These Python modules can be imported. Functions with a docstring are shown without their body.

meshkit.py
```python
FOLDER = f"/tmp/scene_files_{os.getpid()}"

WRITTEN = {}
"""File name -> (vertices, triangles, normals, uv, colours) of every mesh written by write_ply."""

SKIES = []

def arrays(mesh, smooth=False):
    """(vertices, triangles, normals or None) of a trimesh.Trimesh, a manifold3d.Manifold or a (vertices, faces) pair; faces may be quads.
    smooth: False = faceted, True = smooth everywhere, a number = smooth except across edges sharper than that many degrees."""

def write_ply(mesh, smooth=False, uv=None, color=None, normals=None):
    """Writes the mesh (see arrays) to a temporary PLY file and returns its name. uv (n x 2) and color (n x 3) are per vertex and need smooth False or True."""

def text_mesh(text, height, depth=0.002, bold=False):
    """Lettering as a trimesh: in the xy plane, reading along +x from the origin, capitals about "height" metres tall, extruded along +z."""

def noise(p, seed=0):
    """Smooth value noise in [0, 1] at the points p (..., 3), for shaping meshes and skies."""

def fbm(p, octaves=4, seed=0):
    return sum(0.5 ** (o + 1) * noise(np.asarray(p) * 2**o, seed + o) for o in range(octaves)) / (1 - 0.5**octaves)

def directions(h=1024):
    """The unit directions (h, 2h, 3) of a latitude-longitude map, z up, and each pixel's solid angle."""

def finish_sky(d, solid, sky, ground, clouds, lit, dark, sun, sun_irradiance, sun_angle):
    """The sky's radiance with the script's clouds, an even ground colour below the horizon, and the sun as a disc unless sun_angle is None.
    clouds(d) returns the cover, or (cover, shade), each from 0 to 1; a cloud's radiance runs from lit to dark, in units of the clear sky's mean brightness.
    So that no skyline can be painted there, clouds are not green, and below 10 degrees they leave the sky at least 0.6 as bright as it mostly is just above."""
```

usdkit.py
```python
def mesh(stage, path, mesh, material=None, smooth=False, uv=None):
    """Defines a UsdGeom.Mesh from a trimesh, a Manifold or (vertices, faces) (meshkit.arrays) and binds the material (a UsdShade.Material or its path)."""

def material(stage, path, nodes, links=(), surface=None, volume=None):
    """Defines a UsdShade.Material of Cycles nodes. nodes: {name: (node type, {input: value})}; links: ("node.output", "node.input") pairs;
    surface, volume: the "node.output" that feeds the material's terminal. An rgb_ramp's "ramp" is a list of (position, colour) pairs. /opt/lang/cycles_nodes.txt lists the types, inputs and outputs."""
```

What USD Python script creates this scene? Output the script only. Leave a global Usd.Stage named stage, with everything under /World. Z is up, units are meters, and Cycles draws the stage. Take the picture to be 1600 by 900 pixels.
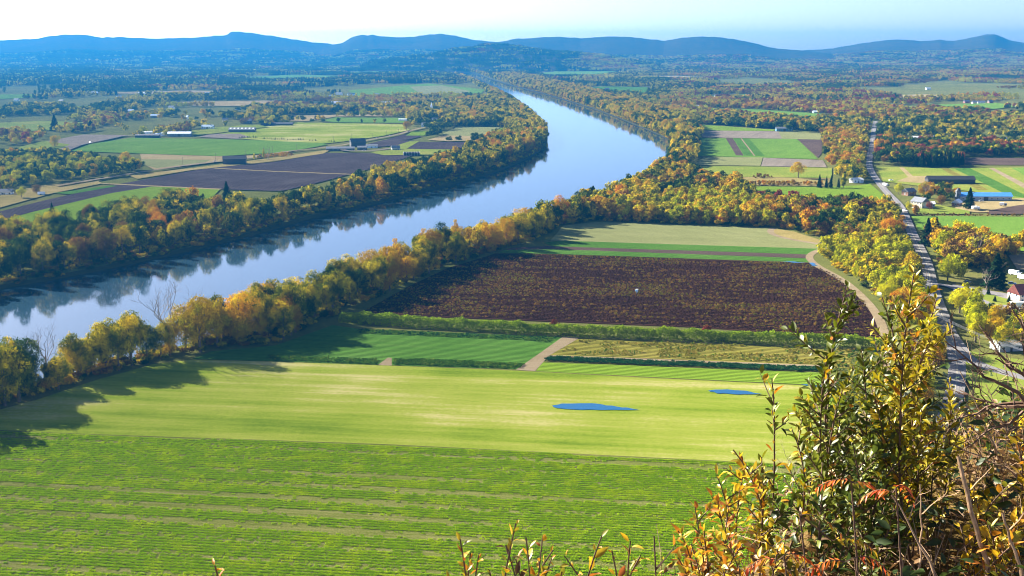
import math
import numpy as np, trimesh, shapely, usdkit, meshkit
from shapely.geometry import Polygon, LineString, Point, box
from shapely.ops import unary_union
from pxr import Usd, UsdGeom, UsdLux, UsdShade, Sdf, Gf, Vt

stage = Usd.Stage.CreateInMemory()
UsdGeom.SetStageUpAxis(stage, 'Z'); UsdGeom.SetStageMetersPerUnit(stage, 1.0)
UsdGeom.Xform.Define(stage, '/World'); UsdGeom.Scope.Define(stage, '/World/Looks')

# ------------------------------------------------------------------ camera, sky, sun, exposure
EYE, FOCAL, HORIZON = 140.0, 1800.0, 71.0            # eye height over the plain (m), focal length and horizon row of a 1600 x 900 picture
PITCH = math.atan((450 - HORIZON) / FOCAL)
cam = UsdGeom.Camera.Define(stage, '/World/camera')
cam.CreateHorizontalApertureAttr(36.0); cam.CreateVerticalApertureAttr(20.25)
cam.CreateFocalLengthAttr(36.0 * FOCAL / 1600)
cam.CreateClippingRangeAttr(Gf.Vec2f(0.05, 90000.0))
cam.AddTranslateOp().Set(Gf.Vec3d(0, 0, EYE)); cam.AddRotateXOp().Set(90 - math.degrees(PITCH))
cam.CreateExposureAttr(2.7)
SUN_AZ, SUN_EL = math.atan2(-0.81, 0.59), math.radians(26)       # azimuth from +y towards +x
SKY = usdkit.material(stage, '/World/Looks/sky_light', {
    's': ('sky_texture', dict(sky_type='single_scattering', sun_disc=False, sun_elevation=SUN_EL, sun_rotation=SUN_AZ, altitude=150.0, air_density=0.36, aerosol_density=1.2, ozone_density=2.0)),
    'b': ('background_shader', dict(strength=0.05))}, [('s.color', 'b.color')], surface='b.background')
dome = UsdLux.DomeLight.Define(stage, '/World/sky'); dome.CreateIntensityAttr(1.0)
UsdShade.MaterialBindingAPI.Apply(dome.GetPrim()).Bind(SKY)
sun = UsdLux.DistantLight.Define(stage, '/World/sun')
sun.CreateIntensityAttr(1.25); sun.CreateAngleAttr(0.53); sun.CreateColorAttr(Gf.Vec3f(1.0, 0.93, 0.80)); sun.CreateNormalizeAttr(True)
sun.AddRotateZOp().Set(-math.degrees(SUN_AZ)); sun.AddRotateXOp().Set(math.degrees(SUN_EL) - 90)

# ------------------------------------------------------------------ helpers
SP, CP = math.sin(PITCH), math.cos(PITCH)
def spot(u, v, z=0.0):
    """The point of the level z on which the photograph's pixel (u, v) looks."""
    a, b = (u - 800) / FOCAL, (v - 450) / FOCAL
    t = (EYE - z) / (SP + b * CP)
    return np.array([a * t, (CP - b * SP) * t, z])
def away(u, v, y):
    """The point on the pixel's line of sight that lies y metres ahead."""
    a, b = (u - 800) / FOCAL, (v - 450) / FOCAL
    t = y / (CP - b * SP)
    return np.array([a * t, y, EYE - (SP + b * CP) * t])
def seen(p):
    """Pixel (u, v) and depth of world points (n, 3)."""
    p = np.atleast_2d(p) - [0, 0, EYE]
    d = p[:, 1] * CP - p[:, 2] * SP
    return 800 + FOCAL * p[:, 0] / d, 450 - FOCAL * (p[:, 1] * SP + p[:, 2] * CP) / d, d
def area(pts): return Polygon([spot(*p)[:2] for p in pts]).buffer(0)

used = {}
def numbered(path):
    n = used.get(path, 0); used[path] = n + 1
    return path if n == 0 else f'{path}_{n:03d}'
def path_of(x): return '/World' if x is None else (x if isinstance(x, str) else str(x.GetPath()))
def tag(p, label=None, category=None, group=None, kind=None):
    p = p.GetPrim() if hasattr(p, 'GetPrim') else p
    for k, v in (('label', label), ('category', category), ('group', group), ('kind', kind)):
        if v: p.SetCustomDataByKey(k, v)
    return p
def mesh(name, m, look, parent=None, smooth=False):
    return usdkit.mesh(stage, numbered(path_of(parent) + '/' + name), m, look, smooth=smooth).GetPrim()
def thing(name, label, category, loc=(0, 0, 0), rot=0.0, group=None, scale=None, ref=None):
    x = UsdGeom.Xform.Define(stage, numbered('/World/' + name))
    x.AddTranslateOp().Set(Gf.Vec3d(*map(float, loc)))
    if rot: x.AddRotateZOp().Set(math.degrees(rot))
    if scale is not None: x.AddScaleOp().Set(Gf.Vec3f(*map(float, np.broadcast_to(scale, 3))))
    if ref is not None:
        x.GetPrim().GetReferences().AddInternalReference(ref); x.GetPrim().SetInstanceable(True)
    return tag(x, label, category, group)
def instancer(name, protos, pos, idx, rotz, scales, label, kind='stuff', category=None):
    path = numbered('/World/' + name)
    pi = UsdGeom.PointInstancer.Define(stage, path)
    rel = []
    for i, parts in enumerate(protos):
        x = UsdGeom.Xform.Define(stage, f'{path}/kinds/kind_{i}')
        for nm, m, look in parts: usdkit.mesh(stage, f'{path}/kinds/kind_{i}/{nm}', m, look)
        rel.append(x.GetPath())
    pi.CreatePrototypesRel().SetTargets(rel)
    n = len(pos)
    pi.CreatePositionsAttr(Vt.Vec3fArray.FromNumpy(np.asarray(pos, np.float32)))
    pi.CreateProtoIndicesAttr(Vt.IntArray.FromNumpy(np.asarray(idx, np.int32)))
    q = np.zeros((n, 4), np.float16); q[:, 2] = np.sin(np.asarray(rotz) / 2); q[:, 3] = np.cos(np.asarray(rotz) / 2)   # imaginary x, y, z, then real
    pi.CreateOrientationsAttr(Vt.QuathArray.FromNumpy(q))
    s = np.asarray(scales, np.float32); s = np.repeat(s[:, None], 3, 1) if s.ndim == 1 else s
    pi.CreateScalesAttr(Vt.Vec3fArray.FromNumpy(s))
    return tag(pi, label, category, kind=kind)
class MB:
    """Collects triangles of one mesh."""
    def __init__(self): self.v, self.f, self.n = [], [], 0
    def add(self, v, f):
        v, f = np.asarray(v, float), np.asarray(f, int)
        if f.shape[1] == 4: f = np.vstack([f[:, [0, 1, 2]], f[:, [0, 2, 3]]])
        self.v.append(v); self.f.append(f + self.n); self.n += len(v); return self
    def box(self, lo, hi, rot=0.0, at=(0, 0, 0)):
        m = trimesh.creation.box(bounds=[lo, hi]); v = np.array(m.vertices)
        c, s = math.cos(rot), math.sin(rot)
        v = np.stack([v[:, 0] * c - v[:, 1] * s, v[:, 0] * s + v[:, 1] * c, v[:, 2]], 1) + at
        return self.add(v, m.faces)
    def tube(self, p, r, sides=5):
        p = np.asarray(p, float); r = np.broadcast_to(np.asarray(r, float), (len(p),))
        t = np.gradient(p, axis=0); t /= np.linalg.norm(t, axis=1, keepdims=True) + 1e-12
        ref = np.where(np.abs(t[:, 2:]) < 0.9, [0, 0, 1.0], [1.0, 0, 0])
        a = np.cross(t, ref); a /= np.linalg.norm(a, axis=1, keepdims=True) + 1e-12
        b = np.cross(t, a); ang = np.arange(sides) * 2 * np.pi / sides
        v = p[:, None] + r[:, None, None] * (np.cos(ang)[None, :, None] * a[:, None] + np.sin(ang)[None, :, None] * b[:, None])
        i, j = np.meshgrid(np.arange(len(p) - 1), np.arange(sides), indexing='ij')
        q = np.stack([i * sides + j, i * sides + (j + 1) % sides, (i + 1) * sides + (j + 1) % sides, (i + 1) * sides + j], -1).reshape(-1, 4)
        return self.add(v.reshape(-1, 3), q)
    def get(self): return np.vstack(self.v), np.vstack(self.f)
def flat(poly, z=0.0):
    """A shapely area as a level sheet facing up."""
    mb = MB()
    for g in getattr(poly, 'geoms', [poly]):
        if g.geom_type != 'Polygon' or g.area < 1e-3: continue
        v, f = trimesh.creation.triangulate_polygon(g, engine='earcut')
        e1, e2 = v[f[:, 1]] - v[f[:, 0]], v[f[:, 2]] - v[f[:, 0]]
        f = np.where((e1[:, 0] * e2[:, 1] - e1[:, 1] * e2[:, 0] < 0)[:, None], f[:, ::-1], f)
        mb.add(np.column_stack([v, np.full(len(v), z)]), f)
    return mb.get()
def unit(v): return v / (np.linalg.norm(v, axis=-1, keepdims=True) + 1e-12)
def quads(c, n, s, rng, stretch=1.0):
    """Leaf-like four-cornered faces at c with normals n and sizes s."""
    h = rng.normal(size=c.shape); a = unit(np.cross(n, h)); b = np.cross(n, a)
    s = np.asarray(s)[:, None] * 0.5; k = stretch
    bend = n * s * 0.25
    v = np.stack([c - a * s * k - bend, c - b * s * rng.uniform(.7, 1, (len(c), 1)) + bend, c + a * s * k - bend, c + b * s * rng.uniform(.7, 1, (len(c), 1)) + bend], 1).reshape(-1, 3)
    i = np.arange(len(c))[:, None] * 4
    return v, np.vstack([i + [0, 1, 2], i + [0, 2, 3]])

# ------------------------------------------------------------------ materials
def look(name, nodes, links, out): return usdkit.material(stage, '/World/Looks/' + name, nodes, links, surface=out)
def plain(name, c, rough=0.6, metal=0.0, var=0.12, scale=1.5, spec=0.3):
    c = np.array(c, float)
    return look(name, {'g': ('texture_coordinate', {}), 'n': ('noise_texture', dict(scale=scale, detail=4.0)), 'r': ('rgb_ramp', dict(ramp=[(0.3, c * (1 - var)), (0.7, c * (1 + var))])),
                       'p': ('principled_bsdf', dict(roughness=rough, metallic=metal, specular_ior_level=spec))},
                [('g.object', 'n.vector'), ('n.fac', 'r.fac'), ('r.color', 'p.base_color')], 'p.BSDF')
def foliage(name, dark, light, other, trans=0.14, clump=0.35, share=0.5, hue=0.014, vary=(1.4, .8)):
    """Leaves: every leaf its own tone, clumps of a second colour, a tint that differs from tree to tree."""
    return look(name, {
        'g': ('geometry', {}), 't': ('texture_coordinate', {}), 'o': ('object_info', {}),
        'sh': ('vector_math', dict(math_type='multiply_add', vector2=(1, 1, 1))),
        'r': ('rgb_ramp', dict(ramp=[(0, dark), (1, light)])),
        'n': ('noise_texture', dict(scale=clump, detail=2.0)), 'nr': ('map_range', dict(from_min=0.62 - 0.25 * share, from_max=0.72 - 0.2 * share, clamp=True)),
        'm': ('mix', dict(color2=other)),
        'hv': ('map_range', dict(from_min=0, from_max=1, to_min=0.5 - hue, to_max=0.5 + hue)), 'vv': ('map_range', dict(from_min=0, from_max=1, to_min=vary[0], to_max=vary[1])),
        'h': ('hsv', dict(saturation=1.0)), 'd': ('diffuse_bsdf', {}), 'l': ('translucent_bsdf', {}), 'x': ('mix_closure', dict(fac=trans))},
        [('g.random_per_island', 'r.fac'), ('o.location', 'sh.vector3'), ('t.object', 'sh.vector1'), ('sh.vector', 'n.vector'), ('n.fac', 'nr.value'), ('nr.result', 'm.fac'), ('r.color', 'm.color1'),
         ('o.random', 'hv.value'), ('o.random', 'vv.value'), ('hv.result', 'h.hue'), ('vv.result', 'h.value'), ('m.color', 'h.color'), ('h.color', 'd.color'), ('h.color', 'l.color'),
         ('d.BSDF', 'x.closure1'), ('l.BSDF', 'x.closure2')], 'x.closure')
def soil(name, stops, heading=0.0, stretch=(0.02, 0.35), grain=0.6, bump=0.35, big=0.02, rows=None, row_depth=0.0, mixw=0.5, rowcol=None, streak=None, gw=0.28):
    """Ground seen from afar: colours drawn out along the rows (heading, radians from +x), patches, fine relief."""
    nodes = {'g': ('geometry', {}), 'ro': ('vector_rotate', dict(rotate_type='z_axis', angle=-heading)),
             'ms': ('mapping', dict(mapping_type='point', scale=(stretch[0], stretch[1], 1.0))),
             'ns': ('noise_texture', dict(scale=1.0, detail=5.0, roughness=0.65)),
             'nb': ('noise_texture', dict(scale=big, detail=3.0)), 'nf': ('noise_texture', dict(scale=grain, detail=3.0, roughness=0.7)),
             'a1': ('mix_float', dict(fac=mixw)), 'a2': ('mix_float', dict(fac=gw)),
             'r': ('rgb_ramp', dict(ramp=stops)), 'bp': ('bump', dict(strength=1.0, distance=bump)), 'p': ('diffuse_bsdf', dict(roughness=0.8))}
    links = [('g.position', 'ro.vector'), ('ro.vector', 'ms.vector'), ('ms.vector', 'ns.vector'), ('g.position', 'nb.vector'), ('g.position', 'nf.vector'),
             ('ns.fac', 'a1.a'), ('nb.fac', 'a1.b'), ('a1.result', 'a2.a'), ('nf.fac', 'a2.b'), ('a2.result', 'r.fac'), ('bp.normal', 'p.normal')]
    col, height = 'r.color', 'nf.fac'
    if rows:
        nodes |= {'mr': ('mapping', dict(mapping_type='point', scale=(0.0, 1.0 / rows, 0.0))), 'sx': ('separate_xyz', {}), 'wob': ('noise_texture', dict(scale=0.05, detail=2.0)), 'wm': ('math', dict(math_type='multiply_add', value2=0.5)),
                  'si': ('math', dict(math_type='multiply', value2=2 * math.pi)), 'sn': ('math', dict(math_type='sine')), 'sm': ('map_range', dict(from_min=-1, from_max=1, to_min=0, to_max=1)),
                  'hm': ('math', dict(math_type='multiply_add', value2=1.6))}
        links += [('ro.vector', 'mr.vector'), ('mr.vector', 'sx.vector'), ('g.position', 'wob.vector'), ('wob.fac', 'wm.value1'), ('sx.y', 'wm.value3'), ('wm.value', 'si.value1'), ('si.value', 'sn.value1'), ('sn.value', 'sm.value'), ('sm.result', 'hm.value1'), ('nf.fac', 'hm.value3')]
        height = 'hm.value'
        if rowcol is not None:
            nodes |= {'rc': ('mix', dict(color2=rowcol)), 'rf': ('math', dict(math_type='multiply', value2=row_depth))}
            links += [('sm.result', 'rf.value1'), ('rf.value', 'rc.fac'), ('r.color', 'rc.color1')]
            col = 'rc.color'
    if streak:
        period, colour, cut = streak
        nodes |= {'sm1': ('mapping', dict(mapping_type='point', scale=(0.0, 1.0 / period, 0.0))), 'sy': ('separate_xyz', {}), 'sw': ('noise_texture', dict(scale=0.012, detail=2.0)), 'sa': ('math', dict(math_type='multiply_add', value2=1.2)),
                  's2': ('math', dict(math_type='multiply', value2=2 * math.pi)), 's3': ('math', dict(math_type='sine')), 'ms2': ('mapping', dict(mapping_type='point', scale=(0.012, 0.05, 1.0), location=(7, 3, 0))), 'n3': ('noise_texture', dict(scale=1.0, detail=3.0)),
                  'n3r': ('map_range', dict(from_min=0.38, from_max=0.62, to_min=-1.0, to_max=0.9, clamp=True)), 's4': ('math', dict(math_type='add')), 'n5': ('math', dict(math_type='multiply_add', value2=5.0, value3=-2.5)), 's5': ('math', dict(math_type='add')),
                  's6': ('map_range', dict(from_min=cut, from_max=cut + 0.9, to_min=0, to_max=0.9, clamp=True)), 'sc': ('mix', dict(color2=colour))}
        links += [('ro.vector', 'sm1.vector'), ('sm1.vector', 'sy.vector'), ('g.position', 'sw.vector'), ('sw.fac', 'sa.value1'), ('sy.y', 'sa.value3'), ('sa.value', 's2.value1'), ('s2.value', 's3.value1'), ('ro.vector', 'ms2.vector'), ('ms2.vector', 'n3.vector'), ('n3.fac', 'n3r.value'),
                  ('s3.value', 's4.value1'), ('n3r.result', 's4.value2'), ('ns.fac', 'n5.value1'), ('s4.value', 's5.value1'), ('n5.value', 's5.value2'), ('s5.value', 's6.value'), ('s6.result', 'sc.fac'), (col, 'sc.color1')]
        col = 'sc.color'
    links += [(height, 'bp.height'), (col, 'p.color')]
    return look(name, nodes, links, 'p.BSDF')

def heading(a, b):
    d = spot(*b) - spot(*a); return math.atan2(d[1], d[0])
ROWS = heading((100, 678), (1140, 722))              # the crop rows of the near fields
ROWS2 = heading((600, 492), (1100, 512))
LROWS = heading((150, 296), (560, 238))

# ------------------------------------------------------------------ river, ground, mountain, hills
LEFT_SHORE = [(-400, 520), (-60, 457), (0, 445), (100, 427), (200, 407), (300, 385), (400, 360), (480, 338), (560, 320), (640, 300), (720, 280), (780, 262), (830, 240), (850, 224), (852, 205), (830, 184), (801, 160), (767, 142), (740, 129), (726, 122), (712, 117.5), (690, 114.5), (640, 112)]
RIGHT_SHORE = [(-400, 722), (-60, 628), (0, 610), (100, 585), (200, 562), (300, 535), (380, 512), (470, 485), (540, 455), (620, 425), (690, 395), (780, 372), (860, 345), (920, 322), (990, 298), (1035, 262), (1049, 240), (1052, 226), (1042, 213), (1000, 195), (940, 172), (865, 149), (796, 131), (764, 121.5), (748, 115.5), (728, 111), (700, 108.5), (640, 107.5)]
def smooth_line(pts, n=6):
    p = np.array([spot(*q)[:2] for q in pts]); t = np.concatenate([[0], np.cumsum(np.linalg.norm(np.diff(p, axis=0), axis=1) ** .5)])
    from scipy.interpolate import PchipInterpolator
    x = np.concatenate([np.linspace(t[i], t[i + 1], n, endpoint=False) for i in range(len(t) - 1)] + [[t[-1]]])
    return np.column_stack([PchipInterpolator(t, p[:, k])(x) for k in (0, 1)])
rng = np.random.default_rng(11)
river_area = Polygon(np.vstack([smooth_line(LEFT_SHORE), smooth_line(RIGHT_SHORE)[::-1]])).buffer(0)
if river_area.geom_type != 'Polygon': river_area = max(river_area.geoms, key=lambda g: g.area)

M_water = look('river_water', {'g': ('geometry', {}), 'm': ('mapping', dict(mapping_type='point', scale=(1, 1, 1))), 'n': ('noise_texture', dict(scale=0.35, detail=3.0, roughness=0.6)), 'n2': ('noise_texture', dict(scale=0.02, detail=2.0)),
     'mu': ('math', dict(math_type='multiply')), 'b': ('bump', dict(strength=0.09, distance=0.25)), 'p': ('principled_bsdf', dict(base_color=(0.012, 0.03, 0.05), roughness=0.05, ior=1.5))},
     [('g.position', 'm.vector'), ('m.vector', 'n.vector'), ('g.position', 'n2.vector'), ('n.fac', 'mu.value1'), ('n2.fac', 'mu.value2'), ('mu.value', 'b.height'), ('b.normal', 'p.normal')], 'p.BSDF')
M_puddle = look('puddle_water', {'p': ('principled_bsdf', dict(base_color=(0.004, 0.05, 0.12), roughness=0.03, ior=1.4))}, [], 'p.BSDF')  # blue of the reflected sky is put into the base colour
M_ground = soil('valley_ground', [(0.3, (0.06, 0.075, 0.02)), (0.5, (0.11, 0.12, 0.03)), (0.7, (0.17, 0.14, 0.05))], 0.3, (0.02, 0.02), big=0.006, grain=0.3)
M_bank = soil('bank_earth', [(0.3, (0.025, 0.03, 0.012)), (0.7, (0.06, 0.055, 0.025))], 0.3, (0.1, 0.1))
gm = MB()
tiles = [box(-700, -300, 800, 600), box(-700, 600, 800, 1500), box(-1700, 1500, 1700, 3600), box(-1700, -300, -700, 1500), box(800, -300, 1700, 1500), box(-9000, 3600, 9000, 12000), box(-9000, -300, -1700, 3600), box(1700, -300, 9000, 3600),
         box(-13300, 12000, 13300, 13000), box(-13300, -300, -9000, 12000), box(9000, -300, 13300, 12000)]
for b in tiles:
    g = b.difference(river_area)
    for q in getattr(g, 'geoms', [g]): gm.add(*flat(q, 0.0))
tag(mesh('ground', gm.get(), M_ground), 'flat valley ground of grass and stubble between fields and woods', 'ground', kind='structure')
ring = np.array(river_area.exterior.coords)[:-1]
inner = np.array([np.array(p) for p in ring])
nrm = np.roll(ring, -1, 0) - np.roll(ring, 1, 0); nrm = unit(np.column_stack([nrm[:, 1], -nrm[:, 0]]))
if Polygon(ring).exterior.is_ccw: nrm = -nrm
k = len(ring); low = ring + nrm * 3.0
bv = np.vstack([np.column_stack([ring, np.zeros(k)]), np.column_stack([low, np.full(k, -3.2)])])
bf = np.array([[i, (i + 1) % k, k + (i + 1) % k, k + i] for i in range(k)])
tag(mesh('river_banks', (bv, bf), M_bank), 'earth banks sloping down to the river water', 'river bank', kind='structure')
tag(mesh('river', flat(river_area.buffer(0.5), -2.4), M_water), 'broad calm blue river winding through the valley', 'river', kind='structure')

def hill_height(x, y):
    edge = 3.2 + 1.0 * np.clip(x, 0, 2.2)
    top = 138.0 + 0.05 * np.clip(x, 0, 4) + 0.12 * (meshkit.fbm(np.stack([x * .9, y * .9, 0 * x], -1), 3, 5) - .5)
    s = np.clip(y - edge, 0, None)
    t = np.clip(s / 238.0, 0, 1)
    z = top * (1 - t) ** 1.35 + (meshkit.fbm(np.stack([x * .06, y * .06, 0 * x], -1), 4, 9) - .5) * 10 * np.clip(s / 40, 0, 1) * (1 - t)
    return np.where(t >= 1, -4.0, z) - np.clip(np.abs(x) - 160, 0, None) * 0.35
gx = np.concatenate([np.linspace(-420, -9, 34), np.linspace(-8, 10, 73), np.linspace(11, 420, 36)])
gy = np.concatenate([np.linspace(-180, -3, 20), np.linspace(-2, 12, 57), np.linspace(13, 320, 66)])
X, Y = np.meshgrid(gx, gy, indexing='ij')
Z = hill_height(X, Y) - np.clip(-Y - 40, 0, None) * 0.3
i, j = np.meshgrid(np.arange(len(gx) - 1), np.arange(len(gy) - 1), indexing='ij')
ny = len(gy); q = np.stack([i * ny + j, (i + 1) * ny + j, (i + 1) * ny + j + 1, i * ny + j + 1], -1).reshape(-1, 4)
M_litter = soil('leaf_litter', [(0.3, (0.05, 0.035, 0.015)), (0.5, (0.12, 0.08, 0.03)), (0.7, (0.22, 0.15, 0.06))], 0.5, (3, 3), grain=22, bump=0.03, big=1.2)
tag(mesh('mountainside', (np.stack([X, Y, Z], -1).reshape(-1, 3), q), M_litter, smooth=True), 'steep brushy mountainside under the lookout', 'mountainside', kind='structure')

M_hill = soil('hill_forest', [(0.3, (0.02, 0.03, 0.012)), (0.5, (0.05, 0.045, 0.018)), (0.72, (0.10, 0.06, 0.025))], 0.3, (0.006, 0.006), grain=0.02, bump=18.0, big=0.002)
def ridge(name, sky_px, dist, front, back, label, seed, step=4.0, rough=0.0, foot=.38):
    u = np.arange(sky_px[0][0], sky_px[-1][0] + .1, step)
    v = np.interp(u, *np.array(sky_px).T)
    r = np.random.default_rng(seed)
    if rough: v = v + np.interp(u, u[::2], r.normal(0, rough, len(u[::2])))
    crest = np.array([away(a, b, dist) for a, b in zip(u, v)])
    s = np.concatenate([np.linspace(-1, 0, 26), np.linspace(0.15, 1, 6)])
    P = np.zeros((len(u), len(s), 3))
    for k2, t in enumerate(s):
        off = t * (front if t < 0 else back)
        q_ = np.clip(1 - abs(t), 0, 1); prof = foot * (q_ / .6) ** 1.3 if q_ < .6 else foot + (1 - foot) * ((q_ - .6) / .4) ** .85
        wig = (meshkit.fbm(np.stack([crest[:, 0] / (front * .35), np.full(len(u), t * 2.2), np.full(len(u), seed * 7.7)], -1), 4, seed) - .5) * 0.75 * min(1, abs(t) * 3) * (1 - abs(t))
        P[:, k2] = np.column_stack([crest[:, 0] * (dist + off) / dist, np.full(len(u), dist + off), -6 + (crest[:, 2] + 6) * np.clip(prof + wig, 0, 1.0)])
    m, n = len(u), len(s)
    i, j = np.meshgrid(np.arange(m - 1), np.arange(n - 1), indexing='ij')
    q = np.stack([i * n + j, (i + 1) * n + j, (i + 1) * n + j + 1, i * n + j + 1], -1).reshape(-1, 4)
    keep = slice(0, 16); feet.append(P[:, keep])
    return tag(mesh(name, (P.reshape(-1, 3), q), M_hill, smooth=True), label, 'hills', kind='structure'), P
feet = []
L1 = [(-120, 71), (-40, 66), (0, 63), (40, 61), (62, 60), (75, 56.5), (100, 54), (138, 54.5), (148, 57), (160, 58.8), (185, 58), (240, 60.5), (260, 59.5), (300, 59), (340, 56), (355, 54.5), (361, 50), (370, 49.3), (382, 50.5), (410, 54), (450, 60), (485, 65.5), (520, 69), (560, 73)]
L2 = [(455, 91), (480, 82), (505, 73), (535, 67), (548, 58.5), (560, 55), (580, 54.5), (600, 57), (620, 58.5), (650, 57), (672, 53.8), (690, 53), (712, 56), (740, 62), (765, 65), (800, 66), (850, 72)]
L3 = [(690, 92), (740, 73), (785, 65), (800, 61), (830, 60), (850, 58), (875, 57.5), (910, 60), (950, 57), (985, 58), (1010, 60.5), (1038, 64), (1060, 60), (1090, 57), (1120, 58), (1150, 61), (1178, 67), (1195, 72), (1215, 76), (1250, 78.5), (1290, 83), (1340, 93)]
L4 = [(1150, 87), (1220, 81), (1270, 77.5), (1300, 75.5), (1340, 69), (1380, 63), (1400, 61.5), (1425, 62.5), (1438, 64.5), (1470, 62), (1490, 64), (1510, 60), (1540, 54), (1555, 53), (1565, 57.5), (1580, 64), (1600, 67), (1650, 69), (1760, 72)]
ridge('hills', L1, 11000, 3300, 1500, 'long blue ridge on the horizon with a square-topped summit', 3, rough=.35)
ridge('hills', L2, 10600, 3000, 1500, 'blue twin-humped ridge left of the middle of the horizon', 4, rough=.35)
ridge('hills', L3, 10000, 2500, 1500, 'blue many-humped ridge beyond the river bend', 5, rough=.35)
ridge('hills', L4, 11400, 3500, 1500, 'blue ridge rising to a pointed peak on the right horizon', 6, rough=.3)
LM = [(560, 107), (590, 96), (625, 91), (670, 86), (700, 81), (722, 76), (750, 71), (780, 69.5), (810, 73.5), (850, 79), (900, 83), (960, 91), (1000, 98), (1040, 107)]
_, MIDHILL = ridge('hills', LM, 7200, 900, 900, 'low rounded wooded hill in front of the far ridges', 7, step=3.0, rough=.3, foot=.6)

# ------------------------------------------------------------------ fields, tracks, roads
G = lambda *c: tuple(c)
def greens(a, b, c): return [(0.32, a), (0.5, b), (0.68, c)]
M_bright = soil('bright_green_crop', [(0.34, (0.06, 0.09, 0.008)), (0.44, (0.11, 0.135, 0.018)), (0.54, (0.17, 0.175, 0.05)), (0.66, (0.25, 0.23, 0.10))], ROWS, (0.03, 0.7), grain=1.6, bump=0.4, big=0.012, mixw=0.15, gw=0.45)
M_pale = soil('pale_young_grass', [(0.38, (0.10, 0.16, 0.010)), (0.45, (0.17, 0.225, 0.020)), (0.52, (0.23, 0.26, 0.040)), (0.59, (0.36, 0.33, 0.13))], ROWS, (0.006, 0.09), grain=0.5, bump=0.12, big=0.011, mixw=0.5, gw=.12)
M_green = soil('green_crop', greens((0.05, 0.13, 0.015), (0.08, 0.18, 0.025), (0.13, 0.23, 0.05)), ROWS2, (0.006, 0.25), grain=0.9, bump=0.4, rows=2.2, row_depth=0.4, rowcol=(0.03, 0.08, 0.012))
M_lime = soil('lime_crop', greens((0.11, 0.19, 0.015), (0.15, 0.24, 0.02), (0.2, 0.27, 0.03)), ROWS2, (0.006, 0.3), grain=0.9, bump=0.3, rows=2.2, row_depth=0.3, rowcol=(0.08, 0.13, 0.012))
M_stubble = soil('yellow_stubble', greens((0.12, 0.13, 0.02), (0.2, 0.19, 0.03), (0.27, 0.22, 0.06)), ROWS2, (0.02, 0.2), grain=0.5, bump=0.5, rows=2.5, row_depth=0.4, rowcol=(0.12, 0.09, 0.03))
M_dark = soil('dark_tilled_soil', greens((0.030, 0.012, 0.007), (0.046, 0.020, 0.011), (0.07, 0.033, 0.016)), ROWS2, (0.01, 0.3), grain=0.6, bump=0.8, rows=3.2, row_depth=0.55, rowcol=(0.018, 0.010, 0.010))
M_sage = soil('sage_grass', greens((0.14, 0.15, 0.055), (0.185, 0.195, 0.075), (0.23, 0.23, 0.10)), ROWS2, (0.004, 0.2), grain=0.5, bump=0.15, rows=4.0, row_depth=0.25, rowcol=(0.14, 0.16, 0.07))
M_purple = soil('ploughed_soil', greens((0.042, 0.032, 0.034), (0.062, 0.048, 0.052), (0.10, 0.082, 0.08)), LROWS, (0.008, 0.12), grain=0.4, bump=0.5, rows=4.0, row_depth=0.4, rowcol=(0.03, 0.024, 0.027))
M_brown = soil('brown_strip', greens((0.05, 0.035, 0.03), (0.08, 0.055, 0.045), (0.11, 0.08, 0.06)), ROWS2, (0.01, 0.3), grain=0.5, bump=0.4)
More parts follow.
